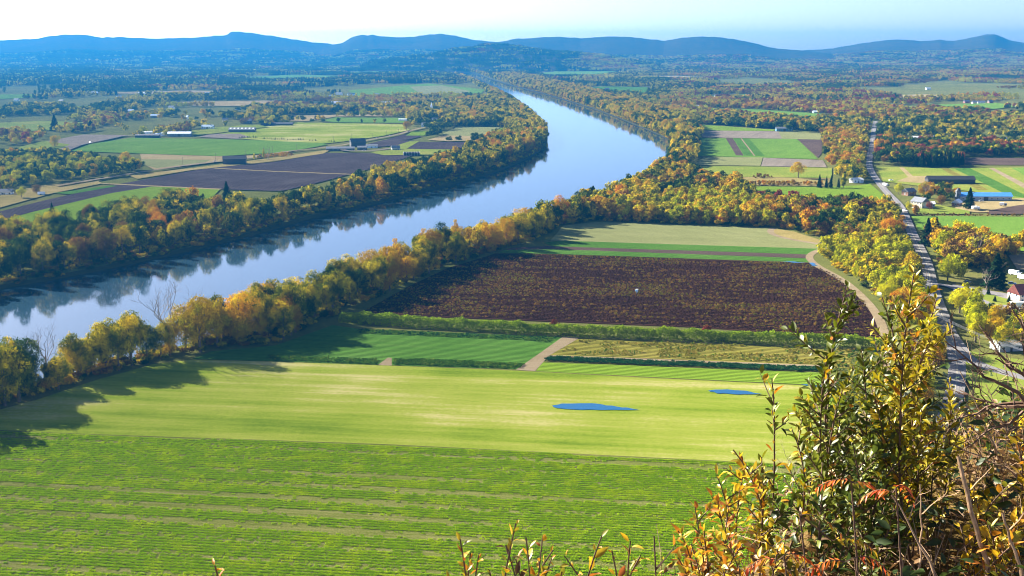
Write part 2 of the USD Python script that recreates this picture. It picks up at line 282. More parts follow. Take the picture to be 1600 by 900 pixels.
M_tan = soil('tan_stubble', greens((0.2, 0.16, 0.07), (0.27, 0.21, 0.1), (0.33, 0.27, 0.14)), LROWS, (0.01, 0.1), grain=0.4, bump=0.3)
M_grey = soil('grey_brown_strip', greens((0.14, 0.115, 0.09), (0.19, 0.16, 0.125), (0.24, 0.2, 0.16)), 1.2, (0.01, 0.15), grain=0.5, bump=0.3, mixw=.3)
M_emerald = soil('emerald_crop', greens((0.08, 0.155, 0.02), (0.10, 0.185, 0.025), (0.14, 0.22, 0.04)), LROWS, (0.004, 0.05), grain=0.4, bump=0.2)
M_lawn = soil('lawn_grass', greens((0.10, 0.16, 0.02), (0.16, 0.2, 0.03), (0.24, 0.23, 0.05)), 0.4, (0.01, 0.03), grain=0.3, bump=0.2)
M_verge = soil('dry_verge', greens((0.16, 0.14, 0.04), (0.25, 0.2, 0.07), (0.32, 0.25, 0.11)), 0.4, (0.02, 0.05), grain=0.5, bump=0.3)
M_dirt = soil('dirt_track', greens((0.15, 0.11, 0.06), (0.23, 0.18, 0.11), (0.31, 0.25, 0.17)), 0.2, (0.05, 0.2), grain=0.8, bump=0.2)
M_road = soil('asphalt', greens((0.15, 0.145, 0.145), (0.2, 0.19, 0.19), (0.25, 0.24, 0.235)), 1.4, (0.02, 0.3), grain=1.5, bump=0.05)
M_line = plain('road_paint', (0.42, 0.38, 0.25))
LEVEL = [0.02]
fields = []                     # areas where no tree may stand
def field(name, label, category, pts, m, z=None, tree_free=True, kind='structure'):
    a = area(pts) if not hasattr(pts, 'area') else pts
    a = a.difference(river_area.buffer(1.0))
    d = math.hypot(*a.centroid.coords[0])
    LEVEL[0] += 0.012 if d < 1500 else 0.03
    if tree_free: fields.append(a)
    return tag(mesh(name, flat(a, z or LEVEL[0]), m), label, category, kind=kind)
def strip(name, label, category, pts, width, m, kind='structure'):
    line = LineString([spot(*p)[:2] for p in pts]); p = np.array(line.coords)
    from scipy.interpolate import make_interp_spline
    if len(p) > 3:
        t = np.concatenate([[0], np.cumsum(np.linalg.norm(np.diff(p, axis=0), axis=1))]); sp = make_interp_spline(t, p, k=2)
        line = LineString(sp(np.linspace(0, t[-1], 12 * len(p))))
    a = line.buffer(width / 2, cap_style='flat')
    fields.append(a.buffer(2.0)); LEVEL[0] += 0.012
    return tag(mesh(name, flat(a, LEVEL[0]), m), label, category, kind=kind), line
# beside the near bank, from the lookout outwards
field('green_field', 'bright green striped crop field nearest the lookout', 'field', [(-500, 648), (100, 678), (600, 695), (1140, 722), (1290, 729), (1270, 1000), (1150, 1400), (-900, 1400)], M_bright)
field('pale_field', 'smooth pale green field with two blue puddles in it', 'field', [(-300, 690), (-60, 656), (60, 624), (150, 594), (240, 569), (300, 562), (420, 565), (600, 571), (800, 579), (1000, 590), (1290, 604), (1330, 640), (1290, 728.5), (1140, 721), (600, 694), (100, 677), (-500, 647)], M_pale)
field('vegetable_field', 'green vegetable field between the shadowed bank and the dirt track', 'field', [(330, 549), (430, 540), (520, 508), (560, 514), (880, 527), (808, 577), (600, 570.5), (420, 564.5), (300, 561)], M_green)
field('stubble_field', 'yellow-green stubble field right of the short dirt track', 'field', [(905, 529), (1330, 546), (1330, 577), (1290, 574), (858, 555)], M_stubble)
field('crop_strip', 'lime green crop strip below the thin dark green row', 'field', [(846, 566), (1290, 583), (1290, 603), (838, 580)], M_lime)
field('bare_soil_strip', 'thin bare brown strip above the dark green row', 'field', [(862, 555), (1292, 571), (1292, 575), (858, 558)], M_dirt)
field('dirt_track', 'short dirt track between vegetable field and yellow stubble field', 'track', [(880, 526), (906, 528), (858, 556), (836, 580), (806, 578), (842, 553)], M_dirt)
field('dirt_patch', 'small triangle of bare dirt cut into the dark crop row', 'dirt patch', [(606, 559), (612, 559.5), (612, 571.5), (590, 570.8)], M_dirt)
field('dark_field', 'dark brown tilled field dotted with orange weeds', 'field', [(560, 491), (640, 447), (700, 419), (775, 396), (860, 397), (1265, 411), (1310, 430), (1362, 480), (1378, 535), (1100, 513), (600, 493)], M_dark)
field('crop_strip', 'narrow green crop strip along the far edge of the dark brown field', 'field', [(790, 390), (860, 389), (1260, 404), (1268, 410), (862, 397), (778, 395)], M_green)
field('bare_soil_strip', 'dark bare soil strip between two narrow green crop strips', 'field', [(800, 387), (862, 384.5), (1272, 398), (1262, 404), (862, 389.5), (788, 391)], M_brown)
field('crop_strip', 'narrow green crop strip bordering the pale sage field', 'field', [(850, 379.5), (880, 376), (1280, 389), (1270, 398), (862, 385)], M_green)
field('sage_field', 'pale sage coloured field in front of the yellow thicket', 'field', [(880, 353), (930, 347), (1215, 357), (1222, 368), (1280, 379), (1281, 389), (860, 376)], M_sage)
field('grass_corner', 'yellow grass corner at the right end of the sage field', 'field', [(1207, 357), (1240, 362), (1284, 376), (1281, 380), (1230, 374), (1208, 366)], M_verge)
_, track_line = strip('dirt_track', 'pale dirt track curving along the right edge of the dark field', 'track', [(1208, 357), (1212, 368), (1240, 375), (1284, 383), (1266, 399), (1272, 412), (1310, 434), (1345, 462), (1372, 496), (1384, 540), (1376, 600), (1330, 690), (1262, 770), (1215, 860)], 5.0, M_dirt)
def ragged(a, amp, seed, step=1.2):
    out = []
    for g in getattr(a, 'geoms', [a]):
        q = np.array(g.exterior.segmentize(step).coords)[:-1]; n = meshkit.fbm(np.column_stack([q * [.10, .35], np.full(len(q), seed)]), 3, seed) - .5
        d = np.roll(q, -1, 0) - np.roll(q, 1, 0); d = unit(np.column_stack([d[:, 1], -d[:, 0]])) * (1 if g.exterior.is_ccw else -1)
        out.append(Polygon(q + d * n[:, None] * amp).buffer(0))
    return unary_union(out)
def puddle(pts, label):
    a = area(pts); LEVEL[0] += 0.02; sd = len(label)
    tag(mesh('puddle', flat(ragged(a, 3.2, sd + 1), LEVEL[0]), M_puddle), label, 'puddle', kind='structure')
puddle([(862, 634), (880, 631), (925, 631), (955, 635), (990, 640), (1005, 641.5), (960, 641), (900, 641), (870, 638)], 'long blue puddle in the middle of the pale green field')
puddle([(1108, 611), (1135, 609), (1165, 612), (1190, 616), (1150, 617), (1120, 615)], 'smaller blue puddle at the right side of the pale green field')
puddle([(1252, 601), (1280, 603), (1292, 606), (1268, 605)], 'small puddle beside the lime crop strip and the shrub')
puddle([(1222, 409), (1240, 409), (1258, 411.5), (1240, 411)], 'thin puddle at the far right corner of the dark field')
puddle([(1264, 411), (1270, 411), (1278, 416), (1270, 416)], 'puddle lying in the bend of the dirt track')
# right of the far right bank
field('lawn_strip', 'bright grass strip below the row of orange trees', 'field', [(1080, 194), (1212, 203), (1208, 205), (1095, 204)], M_lime)
field('ploughed_strip', 'grey brown ploughed strip beside the river trees', 'field', [(1095, 204), (1216, 205.5), (1222, 217), (1098, 215)], M_grey)
field('striped_plot', 'pale striped plot right of the grey ploughed strip', 'field', [(1216, 206), (1284, 208), (1282, 218.5), (1222, 217)], M_sage)
field('green_field', 'vivid green field crossed by dark garden plots', 'field', [(1095, 216), (1245, 217.6), (1278, 249), (1090, 244)], M_emerald)
field('garden_plot', 'black bare soil garden plot in the vivid green field', 'field', [(1134, 216.3), (1145, 216.5), (1162, 243.5), (1150, 243.2)], M_brown)
field('garden_plot', 'dark green garden plot right beside the black soil plot', 'field', [(1146, 216.6), (1157.5, 216.7), (1178, 243.8), (1163, 243.5)], M_green)
field('garden_plot', 'dark green garden plot right of the thin pale path', 'field', [(1159.5, 216.8), (1170, 217), (1195, 244.4), (1180, 244)], M_green)
strip('garden_path', 'thin pale path between the two dark green garden plots', 'path', [(1158, 216.6), (1179, 244)], 2.0, M_dirt)
field('dark_plot', 'dark brown plot at the right corner of the vivid green field', 'field', [(1246, 217.8), (1284, 219), (1284, 240), (1278, 247)], M_brown)
field('fallow_strip', 'grey and green fallow strip below the vivid green field', 'field', [(1100, 246), (1192, 246.5), (1188, 260), (1085, 258)], M_sage)
field('fallow_strip', 'grey brown fallow strip behind the lone yellow tree', 'field', [(1193, 247), (1286, 251), (1292, 262), (1189, 260.3)], M_grey)
field('meadow', 'yellow green meadow above the long scrub hedge', 'meadow', [(1075, 260), (1190, 261), (1300, 263), (1300, 279), (1180, 277), (1085, 278)], M_lawn)
field('rough_pasture', 'olive rough pasture between meadow and scrub hedge', 'pasture', [(1105, 279), (1180, 277.5), (1300, 279.5), (1290, 292), (1170, 290), (1130, 287)], M_verge)
field('playing_field', 'bright mown field left of the paved road', 'field', [(1168, 292), (1290, 293), (1345, 290), (1360, 288), (1392, 316), (1400, 326), (1370, 326), (1300, 322), (1190, 308)], M_lime)
# around the farm right of the road
field('farm_field', 'striped green and tan field behind the long dark barn', 'field', [(1369, 261), (1480, 264), (1605, 262), (1700, 262), (1700, 312), (1578, 312), (1520, 300), (1440, 292), (1380, 284)], M_lawn)
for pts, m, lb in (([(1405, 262.5), (1412, 262.5), (1434, 283), (1424, 283)], M_tan, 'tan stripe nearest the road in the striped farm field'), ([(1470, 264), (1482, 264), (1545, 298), (1528, 298)], M_stubble, 'yellow stripe above the long dark barn'),
                   ([(1490, 264), (1515, 263.5), (1600, 305), (1600, 310), (1575, 306)], M_green, 'dark green stripe in the striped farm field'), ([(1545, 263.5), (1553, 263.5), (1625, 300), (1612, 302)], M_dirt, 'bare tan stripe in the striped farm field'),
                   ([(1580, 263), (1640, 262), (1640, 285), (1620, 285)], M_emerald, 'emerald corner of the striped farm field'), ([(1400, 284), (1424, 276), (1448, 276), (1450, 288)], M_tan, 'tan patch left of the long dark barn')):
    field('crop_stripe', lb, 'field', pts, m)
field('soil_field', 'brown bare field in front of the far orange wood', 'field', [(1508, 247), (1640, 248), (1640, 259), (1506, 258)], M_brown)
field('farm_yard', 'sandy farm yard in front of the blue roofed barn', 'yard', [(1500, 318), (1590, 311), (1660, 308), (1660, 332), (1525, 333), (1490, 328)], M_tan)
field('soil_patch', 'black soil patch at the edge of the sandy farm yard', 'field', [(1545, 330), (1590, 322), (1640, 317), (1640, 335), (1545, 336)], M_brown)
field('farm_lawn', 'mown lawn in front of the stone farmhouse', 'lawn', [(1425, 318), (1470, 322), (1515, 331), (1515, 336), (1430, 335)], M_lawn)
field('green_field', 'emerald green field right of the road below the farm', 'field', [(1424, 339), (1500, 339), (1640, 341), (1640, 381), (1560, 372), (1500, 368), (1434, 360)], M_emerald)
field('lawn_strip', 'bright lawn strip around the grey roofed shed', 'lawn', [(1500, 369), (1560, 373), (1640, 382), (1640, 396), (1560, 392), (1530, 384)], M_lime)
field('bare_yard', 'bare reddish yard behind the parked white trucks', 'yard', [(1575, 400), (1640, 396), (1640, 425), (1590, 424)], M_dirt)
field('car_park', 'grey parking lot in front of the cream house', 'car park', [(1488, 446), (1540, 455), (1580, 462), (1660, 470), (1660, 492), (1560, 486), (1520, 484), (1490, 468)], M_road)
field('farm_lawn', 'lawn with small round shrubs beside the parking lot', 'lawn', [(1525, 457), (1545, 461), (1580, 471), (1580, 479), (1555, 478), (1528, 466)], M_lawn)
field('verge', 'dry grass verge along the right side of the road junction', 'verge', [(1500, 548), (1560, 560), (1640, 570), (1640, 640), (1540, 640), (1503, 585)], M_lawn)
ROAD = [(1368, 190), (1365, 205), (1363, 225), (1359, 245), (1359, 262), (1372, 285), (1389, 305), (1405, 322), (1416, 344), (1428, 372), (1438, 392), (1448, 415), (1453, 436), (1459, 460), (1468, 485), (1480, 515), (1492, 550), (1494, 600), (1478, 660), (1440, 740), (1390, 830)]
_, road_line = strip('main_road', 'grey paved road running straight through the valley on the right', 'road', ROAD, 7.4, M_road)
strip('side_road', 'grey side road leaving the main road to the right', 'road', [(1470, 500), (1495, 540), (1530, 572), (1580, 588), (1660, 604)], 7.0, M_road)
strip('driveway', 'driveway from the main road to the parking lot', 'road', [(1462, 446), (1478, 448), (1500, 455), (1540, 462)], 6.0, M_road)
LEVEL[0] += .012
a = road_line.buffer(0.09, cap_style='flat'); tag(mesh('centre_line', flat(a, LEVEL[0]), M_line), 'pale painted centre line of the main road', 'road marking', kind='structure')
# left bank
field('grass_strip', 'pale green grass strip along the wood on the far bank', 'field', [(-300, 405), (-60, 366), (0, 347), (90, 322), (180, 302), (235, 293), (345, 296), (330, 312), (250, 318), (150, 338), (0, 372), (-60, 388)], M_lime)
field('ploughed_field', 'large purple grey ploughed field behind the far bank wood', 'field', [(-200, 345), (0, 332), (80, 312), (175, 291), (300, 268), (345, 262), (430, 254), (510, 240), (560, 240), (650, 242), (640, 246), (575, 266), (500, 286), (440, 300), (340, 297), (240, 292.5), (175, 303), (0, 345), (-60, 362), (-200, 395)], M_purple)
strip('field_line', 'thin tan line crossing the ploughed field', 'track', [(335, 264), (430, 269), (560, 274)], 5.0, M_tan)
strip('field_line', 'tan track along the lower side of the ploughed field', 'track', [(160, 288), (240, 292), (345, 297)], 6.0, M_tan)
field('green_strip', 'thin green strip beside the cottage at the left edge', 'field', [(85, 303), (175, 291), (183, 292), (110, 305)], M_green)
field('cottage_lawn', 'yellowish lawn around the trees at the left edge', 'lawn', [(-60, 322), (20, 300), (70, 290), (150, 282), (160, 288), (80, 304), (0, 326), (-60, 340)], M_verge)
field('green_field', 'emerald field between the farm road and the far barns', 'field', [(112, 237), (141, 226), (206, 216), (369, 219), (500, 223), (512, 227), (447, 239), (344, 245), (219, 241)], M_emerald)
field('tan_verge', 'tan stubble band along the left side of the farm road', 'field', [(219, 241.5), (344, 245.5), (420, 243), (345, 254), (240, 266), (222, 256)], M_tan)
field('fallow_patch', 'pale green patch inside the tan stubble band', 'field', [(222, 250), (330, 251), (320, 255), (245, 264), (224, 259)], M_sage)
field('roadside_verge', 'yellow grass verge along the lower side of the farm road', 'verge', [(200, 275), (300, 264), (440, 246), (520, 234), (505, 241), (430, 253), (300, 267), (215, 281)], M_verge)
field('pale_field', 'broad pale green field between the barns and the farm road', 'field', [(330, 212), (400, 200), (440, 195), (466, 192), (628, 195), (640, 204), (600, 213), (545, 221), (512, 225), (420, 221), (369, 217)], M_pale)
field('ploughed_patch', 'grey ploughed patch right of the long left barns', 'field', [(310, 215), (330, 210), (375, 210), (390, 215), (372, 218)], M_grey)
field('crop_strip', 'green strip with a brown edge at the top of the pale field', 'field', [(505, 189), (525, 184), (632, 185), (632, 193), (520, 192)], M_emerald)
field('tan_strip', 'pale tan strip above the broad pale field', 'field', [(440, 189), (455, 181), (560, 178), (640, 181), (525, 183), (480, 190)], M_tan)
field('purple_patch', 'dark ploughed patch between farm road and orchard', 'field', [(602, 220), (630, 211), (660, 214), (640, 219), (610, 222)], M_purple)
field('green_patch', 'small bright green patch beside the farm road', 'field', [(634, 213), (645, 206), (676, 206), (665, 213)], M_lime)
field('purple_patch', 'dark ploughed patch in front of the gabled farm barn', 'field', [(575, 226), (600, 220), (648, 221), (630, 228), (585, 231)], M_purple)
field('purple_patch', 'dark ploughed patch beside the riverside wood', 'field', [(630, 232), (655, 223), (720, 223), (750, 226), (715, 234), (650, 235)], M_purple)
field('lawn_strip', 'bright lawn around the dark quonset hut', 'lawn', [(580, 240), (600, 235), (640, 222), (655, 222), (635, 234), (712, 235), (680, 243), (600, 244)], M_lawn)
field('orchard_field', 'pale green field inside the river bend', 'field', [(690, 211), (715, 199), (782, 200), (760, 214), (700, 214)], M_sage)
field('green_patch', 'vivid green wedge inside the river bend', 'field', [(762, 214), (783, 201), (808, 203), (785, 215)], M_lime)
field('tan_strip', 'tan strip below the pale field inside the river bend', 'field', [(668, 220), (690, 213), (765, 214.5), (758, 221), (700, 222)], M_tan)
field('far_field', 'green field with pale track above the village trees', 'field', [(544, 142), (620, 135), (669, 131), (735, 138), (757, 141), (750, 149), (669, 151), (556, 151)], M_emerald)
field('far_field', 'grey patch beside the green field near the river top', 'field', [(640, 136), (690, 134), (735, 143), (720, 149), (660, 150)], M_sage)
FAR = [([(-80, 149), (50, 148), (58, 153), (-80, 159)], M_emerald), ([(385, 121), (460, 117), (530, 119), (525, 125), (395, 127)], M_emerald), ([(540, 113), (640, 110), (650, 114), (560, 117)], M_emerald), ([(-60, 196), (60, 190), (130, 192), (130, 202), (-60, 212)], M_lawn),
       ([(66, 170), (140, 166), (145, 171), (75, 174)], M_lime), ([(140, 146), (300, 142), (400, 146), (300, 149)], M_tan), ([(280, 160), (420, 158), (500, 163), (380, 167), (300, 166)], M_tan), ([(340, 178), (420, 176), (420, 181), (340, 183)], M_lawn),
       ([(836, 116), (890, 109), (965, 112), (940, 120), (870, 121)], M_emerald), ([(918, 138), (945, 136), (1010, 137), (1020, 141), (1000, 149), (940, 145)], M_green), ([(1080, 152), (1165, 148), (1172, 153), (1100, 156)], M_emerald), ([(1105, 170), (1180, 172), (1300, 180), (1316, 186), (1270, 190), (1180, 183), (1110, 176)], M_emerald),
       ([(985, 120), (1060, 119), (1110, 122), (1050, 125)], M_tan), ([(1440, 165), (1560, 162), (1590, 168), (1500, 176), (1450, 172)], M_emerald), ([(1390, 166), (1440, 168), (1425, 175), (1392, 172)], M_lawn), ([(1400, 216), (1480, 213), (1490, 222), (1420, 224)], M_lawn), ([(1390, 150), (1450, 148), (1500, 153), (1420, 156)], M_tan),
       ([(60, 225), (130, 212), (200, 213), (140, 224), (110, 236), (60, 236)], M_grey), ([(30, 232), (70, 222), (110, 228), (80, 240), (30, 245)], M_lawn), ([(660, 95), (730, 93), (735, 97), (680, 99)], M_emerald), ([(300, 205), (345, 200), (400, 196), (420, 200), (330, 211), (300, 213)], M_lawn)]
FAR_SAYS = ['pale green far field at the left edge under red trees', 'far green field left of the river above the dark wood', 'far thin green field below the left ridge', 'light green paddock behind the left edge woods', 'thin lime strip among the left trees', 'long tan strip among the far left houses', 'tan strip above the left barns',
            'small lawn beside the hedge-like dark barn', 'far green field right of the river top', 'square green field among the far right bank trees', 'thin green field below the red woods', 'long pale green pasture behind the row of orange trees', 'far tan strip in the middle distance', 'green field among houses on the right', 'small pasture left of the far right houses',
            'lawn in front of the white sheds', 'far tan strip among the right woods', 'grey ploughed field beside the left country road', 'small yellow meadow beside the left wood', 'pale field on the low wooded hill', 'lawn beside the far left white roofed barns']
for (pts, m), lb in zip(FAR, FAR_SAYS): field('far_field', lb, 'field', pts, m)
_, farm_road = strip('farm_road', 'pale farm road from the left wood to the village', 'road', [(90, 293), (175, 279), (237, 269), (345, 254), (384, 250), (441, 240), (512, 232), (575, 221), (619, 212.5), (645, 205), (668, 200)], 7.0, M_dirt)
strip('country_road', 'curved country road beside the emerald field', 'road', [(104, 234), (141, 225), (170, 219), (206, 213), (260, 211)], 7.0, M_grey)
strip('yard_drive', 'pale yard drive in front of the low farm barns', 'road', [(540, 231), (560, 238), (585, 237), (610, 234)], 8.0, M_grey)

# ------------------------------------------------------------------ trees
def crown(rng, h, r, n, leaf, kind='round', lumps=26, base=0.22):
    zc, hz = h * (0.5 + base / 2), h * (1 - base) / 2
    if kind == 'upright': r = r * 0.62
    d = unit(rng.normal(size=(lumps, 3))); rho = rng.uniform(.35, .82, (lumps, 1))
    c = d * rho * [r, r, hz * .95]
    if kind == 'wide': c[:, 2] = np.abs(c[:, 2]) * rng.choice([1, 1, 1, -.6], lumps)
    lr = rng.uniform(.20, .44, lumps) * r * (1.25 if kind == 'upright' else 1.0)
    c[:, 2] = np.clip(c[:, 2] + zc, h * base + lr * .4, h - lr * .8)
    w = lr ** 2; which = rng.choice(lumps, n, p=w / w.sum())
    u = rng.normal(size=(n, 3)); u[:, 2] += 0.25; u = unit(u)
    p = c[which] + u * (lr[which] * np.where(rng.random(n) < .12, rng.uniform(1.05, 1.42, n), rng.uniform(.70, 1.08, n)))[:, None] * [1, 1, .85]
    inside = np.zeros(n, bool)
    for k in range(lumps): inside |= (np.linalg.norm(p - c[k], axis=1) < lr[k] * .62) & (which != k)
    p, u = p[~inside], u[~inside]
    out = unit((p - [0, 0, zc]) / [r, r, hz])
    return quads(p, unit(u * .85 + out * .4 + rng.normal(size=p.shape) * .36), leaf * rng.uniform(.65, 1.35, len(p)), rng)
def conifer(rng, h, r, n, leaf):
    t = rng.uniform(0, 1, n) ** .75; layer = np.floor(t * 14) / 14 + rng.uniform(0, .055, n); t = np.clip(layer, 0, 1)
    ang = rng.uniform(0, 2 * np.pi, n); arm = .75 + .35 * np.sin(ang * 3 + np.floor(t * 14) * 2.1) * rng.uniform(.5, 1, n)
    rad = r * (t ** .85) * arm * rng.uniform(.35, 1, n) ** .5
    p = np.stack([np.cos(ang) * rad, np.sin(ang) * rad, h * (1 - .9 * t) - rad * .22], 1)
    nn = unit(np.stack([np.cos(ang) * .6, np.sin(ang) * .6, np.full(n, .8)], 1) + rng.normal(size=(n, 3)) * .45)
    return quads(p, nn, leaf * rng.uniform(.7, 1.3, n), rng, 1.3)
def limbs(mb, rng, p, d, length, r, depth, spread=.55, up=.25):
    n = 5; pts = [p]
    for k in range(n - 1):
        d = unit(d + rng.normal(size=3) * .13 + [0, 0, up * .2]); pts.append(pts[-1] + d * length / (n - 1))
    mb.tube(pts, np.linspace(r, r * .55, n), 5 if depth > 1 else 3)
    if depth <= 0: return
    for k in range(3 if depth > 1 else 4):
        i = rng.integers(2, n); e = unit(d + unit(rng.normal(size=3)) * spread * 1.4 + [0, 0, up])
        limbs(mb, rng, pts[i], e, length * rng.uniform(.5, .75), r * .5, depth - 1, spread, up)
def trunk(rng, h, r, fork=.35):
    mb = MB(); lean = rng.normal(size=2) * .03 * h
    pts = [[0, 0, -.5], [lean[0] * .3, lean[1] * .3, h * fork], [lean[0], lean[1], h * .8]]
    mb.tube(pts, [r * 1.25, r * .8, r * .25], 6)
    for k in range(5):
        a = rng.uniform(0, 6.28); b = np.array([lean[0] * .4, lean[1] * .4, h * rng.uniform(fork, .6)])
        mb.tube([b, b + [math.cos(a) * h * .1, math.sin(a) * h * .1, h * .1], b + [math.cos(a) * h * .2, math.sin(a) * h * .2, h * .24]], [r * .5, r * .3, r * .1], 4)
    return mb.get()
M_bark = plain('bark', (0.11, 0.085, 0.06), 0.9, scale=3.0, var=.4)
M_bare = plain('bare_bark', (0.19, 0.15, 0.125), 0.9, scale=3.0, var=.3)
TONES = {   # name: (words for the label, dark, light, second colour)
    'olive': ('olive green', (0.09, 0.115, 0.005), (0.28, 0.285, 0.008), (0.46, 0.37, 0.008)),
    'green': ('dark green', (0.024, 0.052, 0.009), (0.080, 0.120, 0.012), (0.15, 0.17, 0.010)),
    'gold': ('golden yellow', (0.36, 0.23, 0.004), (0.72, 0.48, 0.008), (0.36, 0.31, 0.006)),
    'lemon': ('bright yellow-green', (0.32, 0.31, 0.004), (0.62, 0.55, 0.008), (0.26, 0.29, 0.006)),
    'orange': ('burnt orange', (0.32, 0.15, 0.005), (0.60, 0.30, 0.008), (0.38, 0.29, 0.008)),
    'rust': ('rusty brown', (0.14, 0.075, 0.016), (0.31, 0.165, 0.022), (0.22, 0.165, 0.016)),
    'red': ('deep red', (0.15, 0.04, 0.02), (0.30, 0.08, 0.028), (0.26, 0.13, 0.016)),
    'pine': ('blackish green', (0.012, 0.032, 0.011), (0.04, 0.075, 0.020), (0.03, 0.052, 0.014))}
M_tone = {k: foliage('leaves_' + k, *v[1:], share={'olive': .7, 'green': .35, 'gold': .5, 'lemon': .5, 'orange': .5, 'rust': .5, 'red': .4, 'pine': .3}[k]) for k, v in TONES.items()}
# crowns of unit trees: height 10 m, radius 4 m; three shapes in two degrees of detail
SHAPES = ['round', 'upright', 'wide']
kinds = {}
Kinds = stage.CreateClassPrim('/World/tree_kinds')
def tree_kind(tone, shape, fine):
    key = f'{tone}_{shape}_{fine}'
    if key not in kinds:
        rg = np.random.default_rng(abs(hash((SHAPES + ['pine', 'bare']).index(shape)) * 31 + list(TONES).index(tone) * 7 + fine) + 5)
        if shape == 'pine': c = conifer(rg, 10, 2.6, 2600 if fine else 420, .42 if fine else .95)
        else: c = crown(rg, 10, 4.2, 7000 if fine else 640, .28 if fine else .85, shape, 30 if fine else 14, .07)
        t = trunk(rg, 10, .26)
        if fine:
            path = f'/World/tree_kinds/{tone}_{shape}'
            UsdGeom.Xform.Define(stage, path)
            usdkit.mesh(stage, path + '/trunk', t, M_bark); usdkit.mesh(stage, path + '/crown', c, M_tone[tone])
            kinds[key] = path
        else: kinds[key] = [('crown', c, M_tone[tone])]
    return kinds[key]

HAMLETS = [(26, 158, 14, 'white', 'slate', 'white house under the left edge woods'), (96, 160, 13, 'cream', 'slate', 'cream house right of the far left pale field'), (186, 152, 15, 'white', 'slate', 'white house above the blue roofed lawn house'), (205, 176, 14, 'grey', 'pale_roof', 'pale roofed house among the left trees'),
    (268, 170, 14, 'white', 'slate', 'white house left of the long tan strip'), (290, 186, 14, 'white', 'pale_blue', 'white house with a pale blue roof above the barns'), (352, 190, 13, 'cream', 'slate', 'cream house above the skylight barn'), (372, 172, 14, 'white', 'slate', 'white house right of the long tan strip'), (430, 176, 14, 'pale_blue', 'slate', 'pale blue house behind the low black barn'),
    (470, 172, 15, 'white', 'slate', 'white house above the tan strip of the pale field'), (256, 132, 26, 'white', 'pale_roof', 'far white building under the left ridge'), (98, 132, 24, 'white', 'slate', 'far white building in the left forest'), (424, 136, 20, 'white', 'slate', 'far white house below the far left green field'), (588, 150, 18, 'white', 'slate', 'white house left of the far green field'),
    (700, 168, 14, 'white', 'slate', 'white house at the right end of the village'), (690, 180, 13, 'grey', 'slate', 'grey house beside the village church'), (1120, 152, 18, 'white', 'slate', 'white house below the red right bank woods'), (1180, 160, 16, 'grey', 'pale_roof', 'pale roofed house above the long pasture'), (1246, 160, 16, 'white', 'slate', 'white house among the red woods'),
    (1310, 148, 18, 'white', 'slate', 'white house left of the far straight road'), (1376, 158, 16, 'cream', 'slate', 'cream house above the far end of the road'), (1432, 186, 15, 'white', 'slate', 'white house right of the far road end'), (1474, 192, 15, 'pale_blue', 'slate', 'pale blue house above the white sheds'), (1530, 186, 15, 'white', 'slate', 'white house between white sheds and right edge'),
    (1566, 222, 14, 'white', 'slate', 'white house in the orange wood at right'), (1100, 138, 20, 'white', 'slate', 'far white house in the right bank forest'), (1450, 140, 20, 'white', 'pale_roof', 'far white building in the right forest'), (1330, 126, 24, 'white', 'slate', 'farthest white building in the right forest')]
wood = []      # every tree near enough to be seen as one: x, y, height, width factor, tone, shape, place words
def plant(pts, spacing, hs, mix, shapes=(.6, .2, .2), seed=0, clear=None, jitter=.38, zone='', tall=None):
    a = area(pts).difference(river_area.buffer(2.5)); r = np.random.default_rng(seed)
    if clear is not None: a = a.difference(clear)
    x0, y0, x1, y1 = a.bounds
    gx, gy = np.meshgrid(np.arange(x0, x1, spacing), np.arange(y0, y1, spacing * .9)); gx[1::2] += spacing / 2
    p = np.column_stack([gx.ravel(), gy.ravel()]); p = p + r.normal(size=p.shape) * spacing * jitter * .6
    p = p[shapely.contains_xy(a, p)]
    names, w = list(mix), np.array(list(mix.values()), float)
    for q in p:
        # neighbours tend to share a colour
        f = meshkit.noise(np.array([[q[0] / 26, q[1] / 26, seed * 3.3]]), 3)[0]
        t = names[int(np.searchsorted(np.cumsum(w) / w.sum(), np.clip(.55 * r.random() + .45 * np.clip((f - .5) * 1.6 + .5, 0, 1), 0, .999)))]
        s = 'pine' if t == 'pine' else SHAPES[r.choice(3, p=np.array(shapes) / sum(shapes))]
        wood.append((q[0], q[1], r.uniform(*hs), r.uniform(.66, .95) if 'bank' in zone or zone == 'near' else r.uniform(.8, 1.1), t, s, zone))
def one(u, v, h, tone, shape='round', wide=1.0, zone='', label=None):
    p = spot(u, v); wood.append((p[0], p[1], h, wide, tone, shape, label or zone))
for u, v in [(1353, 189), (1399, 190), (1388, 206), (1344, 202), (1337, 217), (1434, 219), (1463, 218), (1089, 169), (1071, 168), (324, 148), (144, 147), (220, 148), (156, 166), (135, 172), (243, 184), (516, 153), (530, 148), (549, 149), (528, 163), (602, 163), (648, 172), (660, 190), (679, 190), (664, 198), (676, 176), (948, 141), (1026, 160), (325, 202), (385, 193)] + [h[:2] for h in HAMLETS]:
    c = spot(u, v)[:2]; k = max(1.0, c[1] / 2200); fields.append(box(c[0] - 13 * k, c[1] - 52 * k, c[0] + 13 * k, c[1] + 8))
clear_all = unary_union([f.buffer(3.0) for f in fields])
NEAR = RIGHT_SHORE
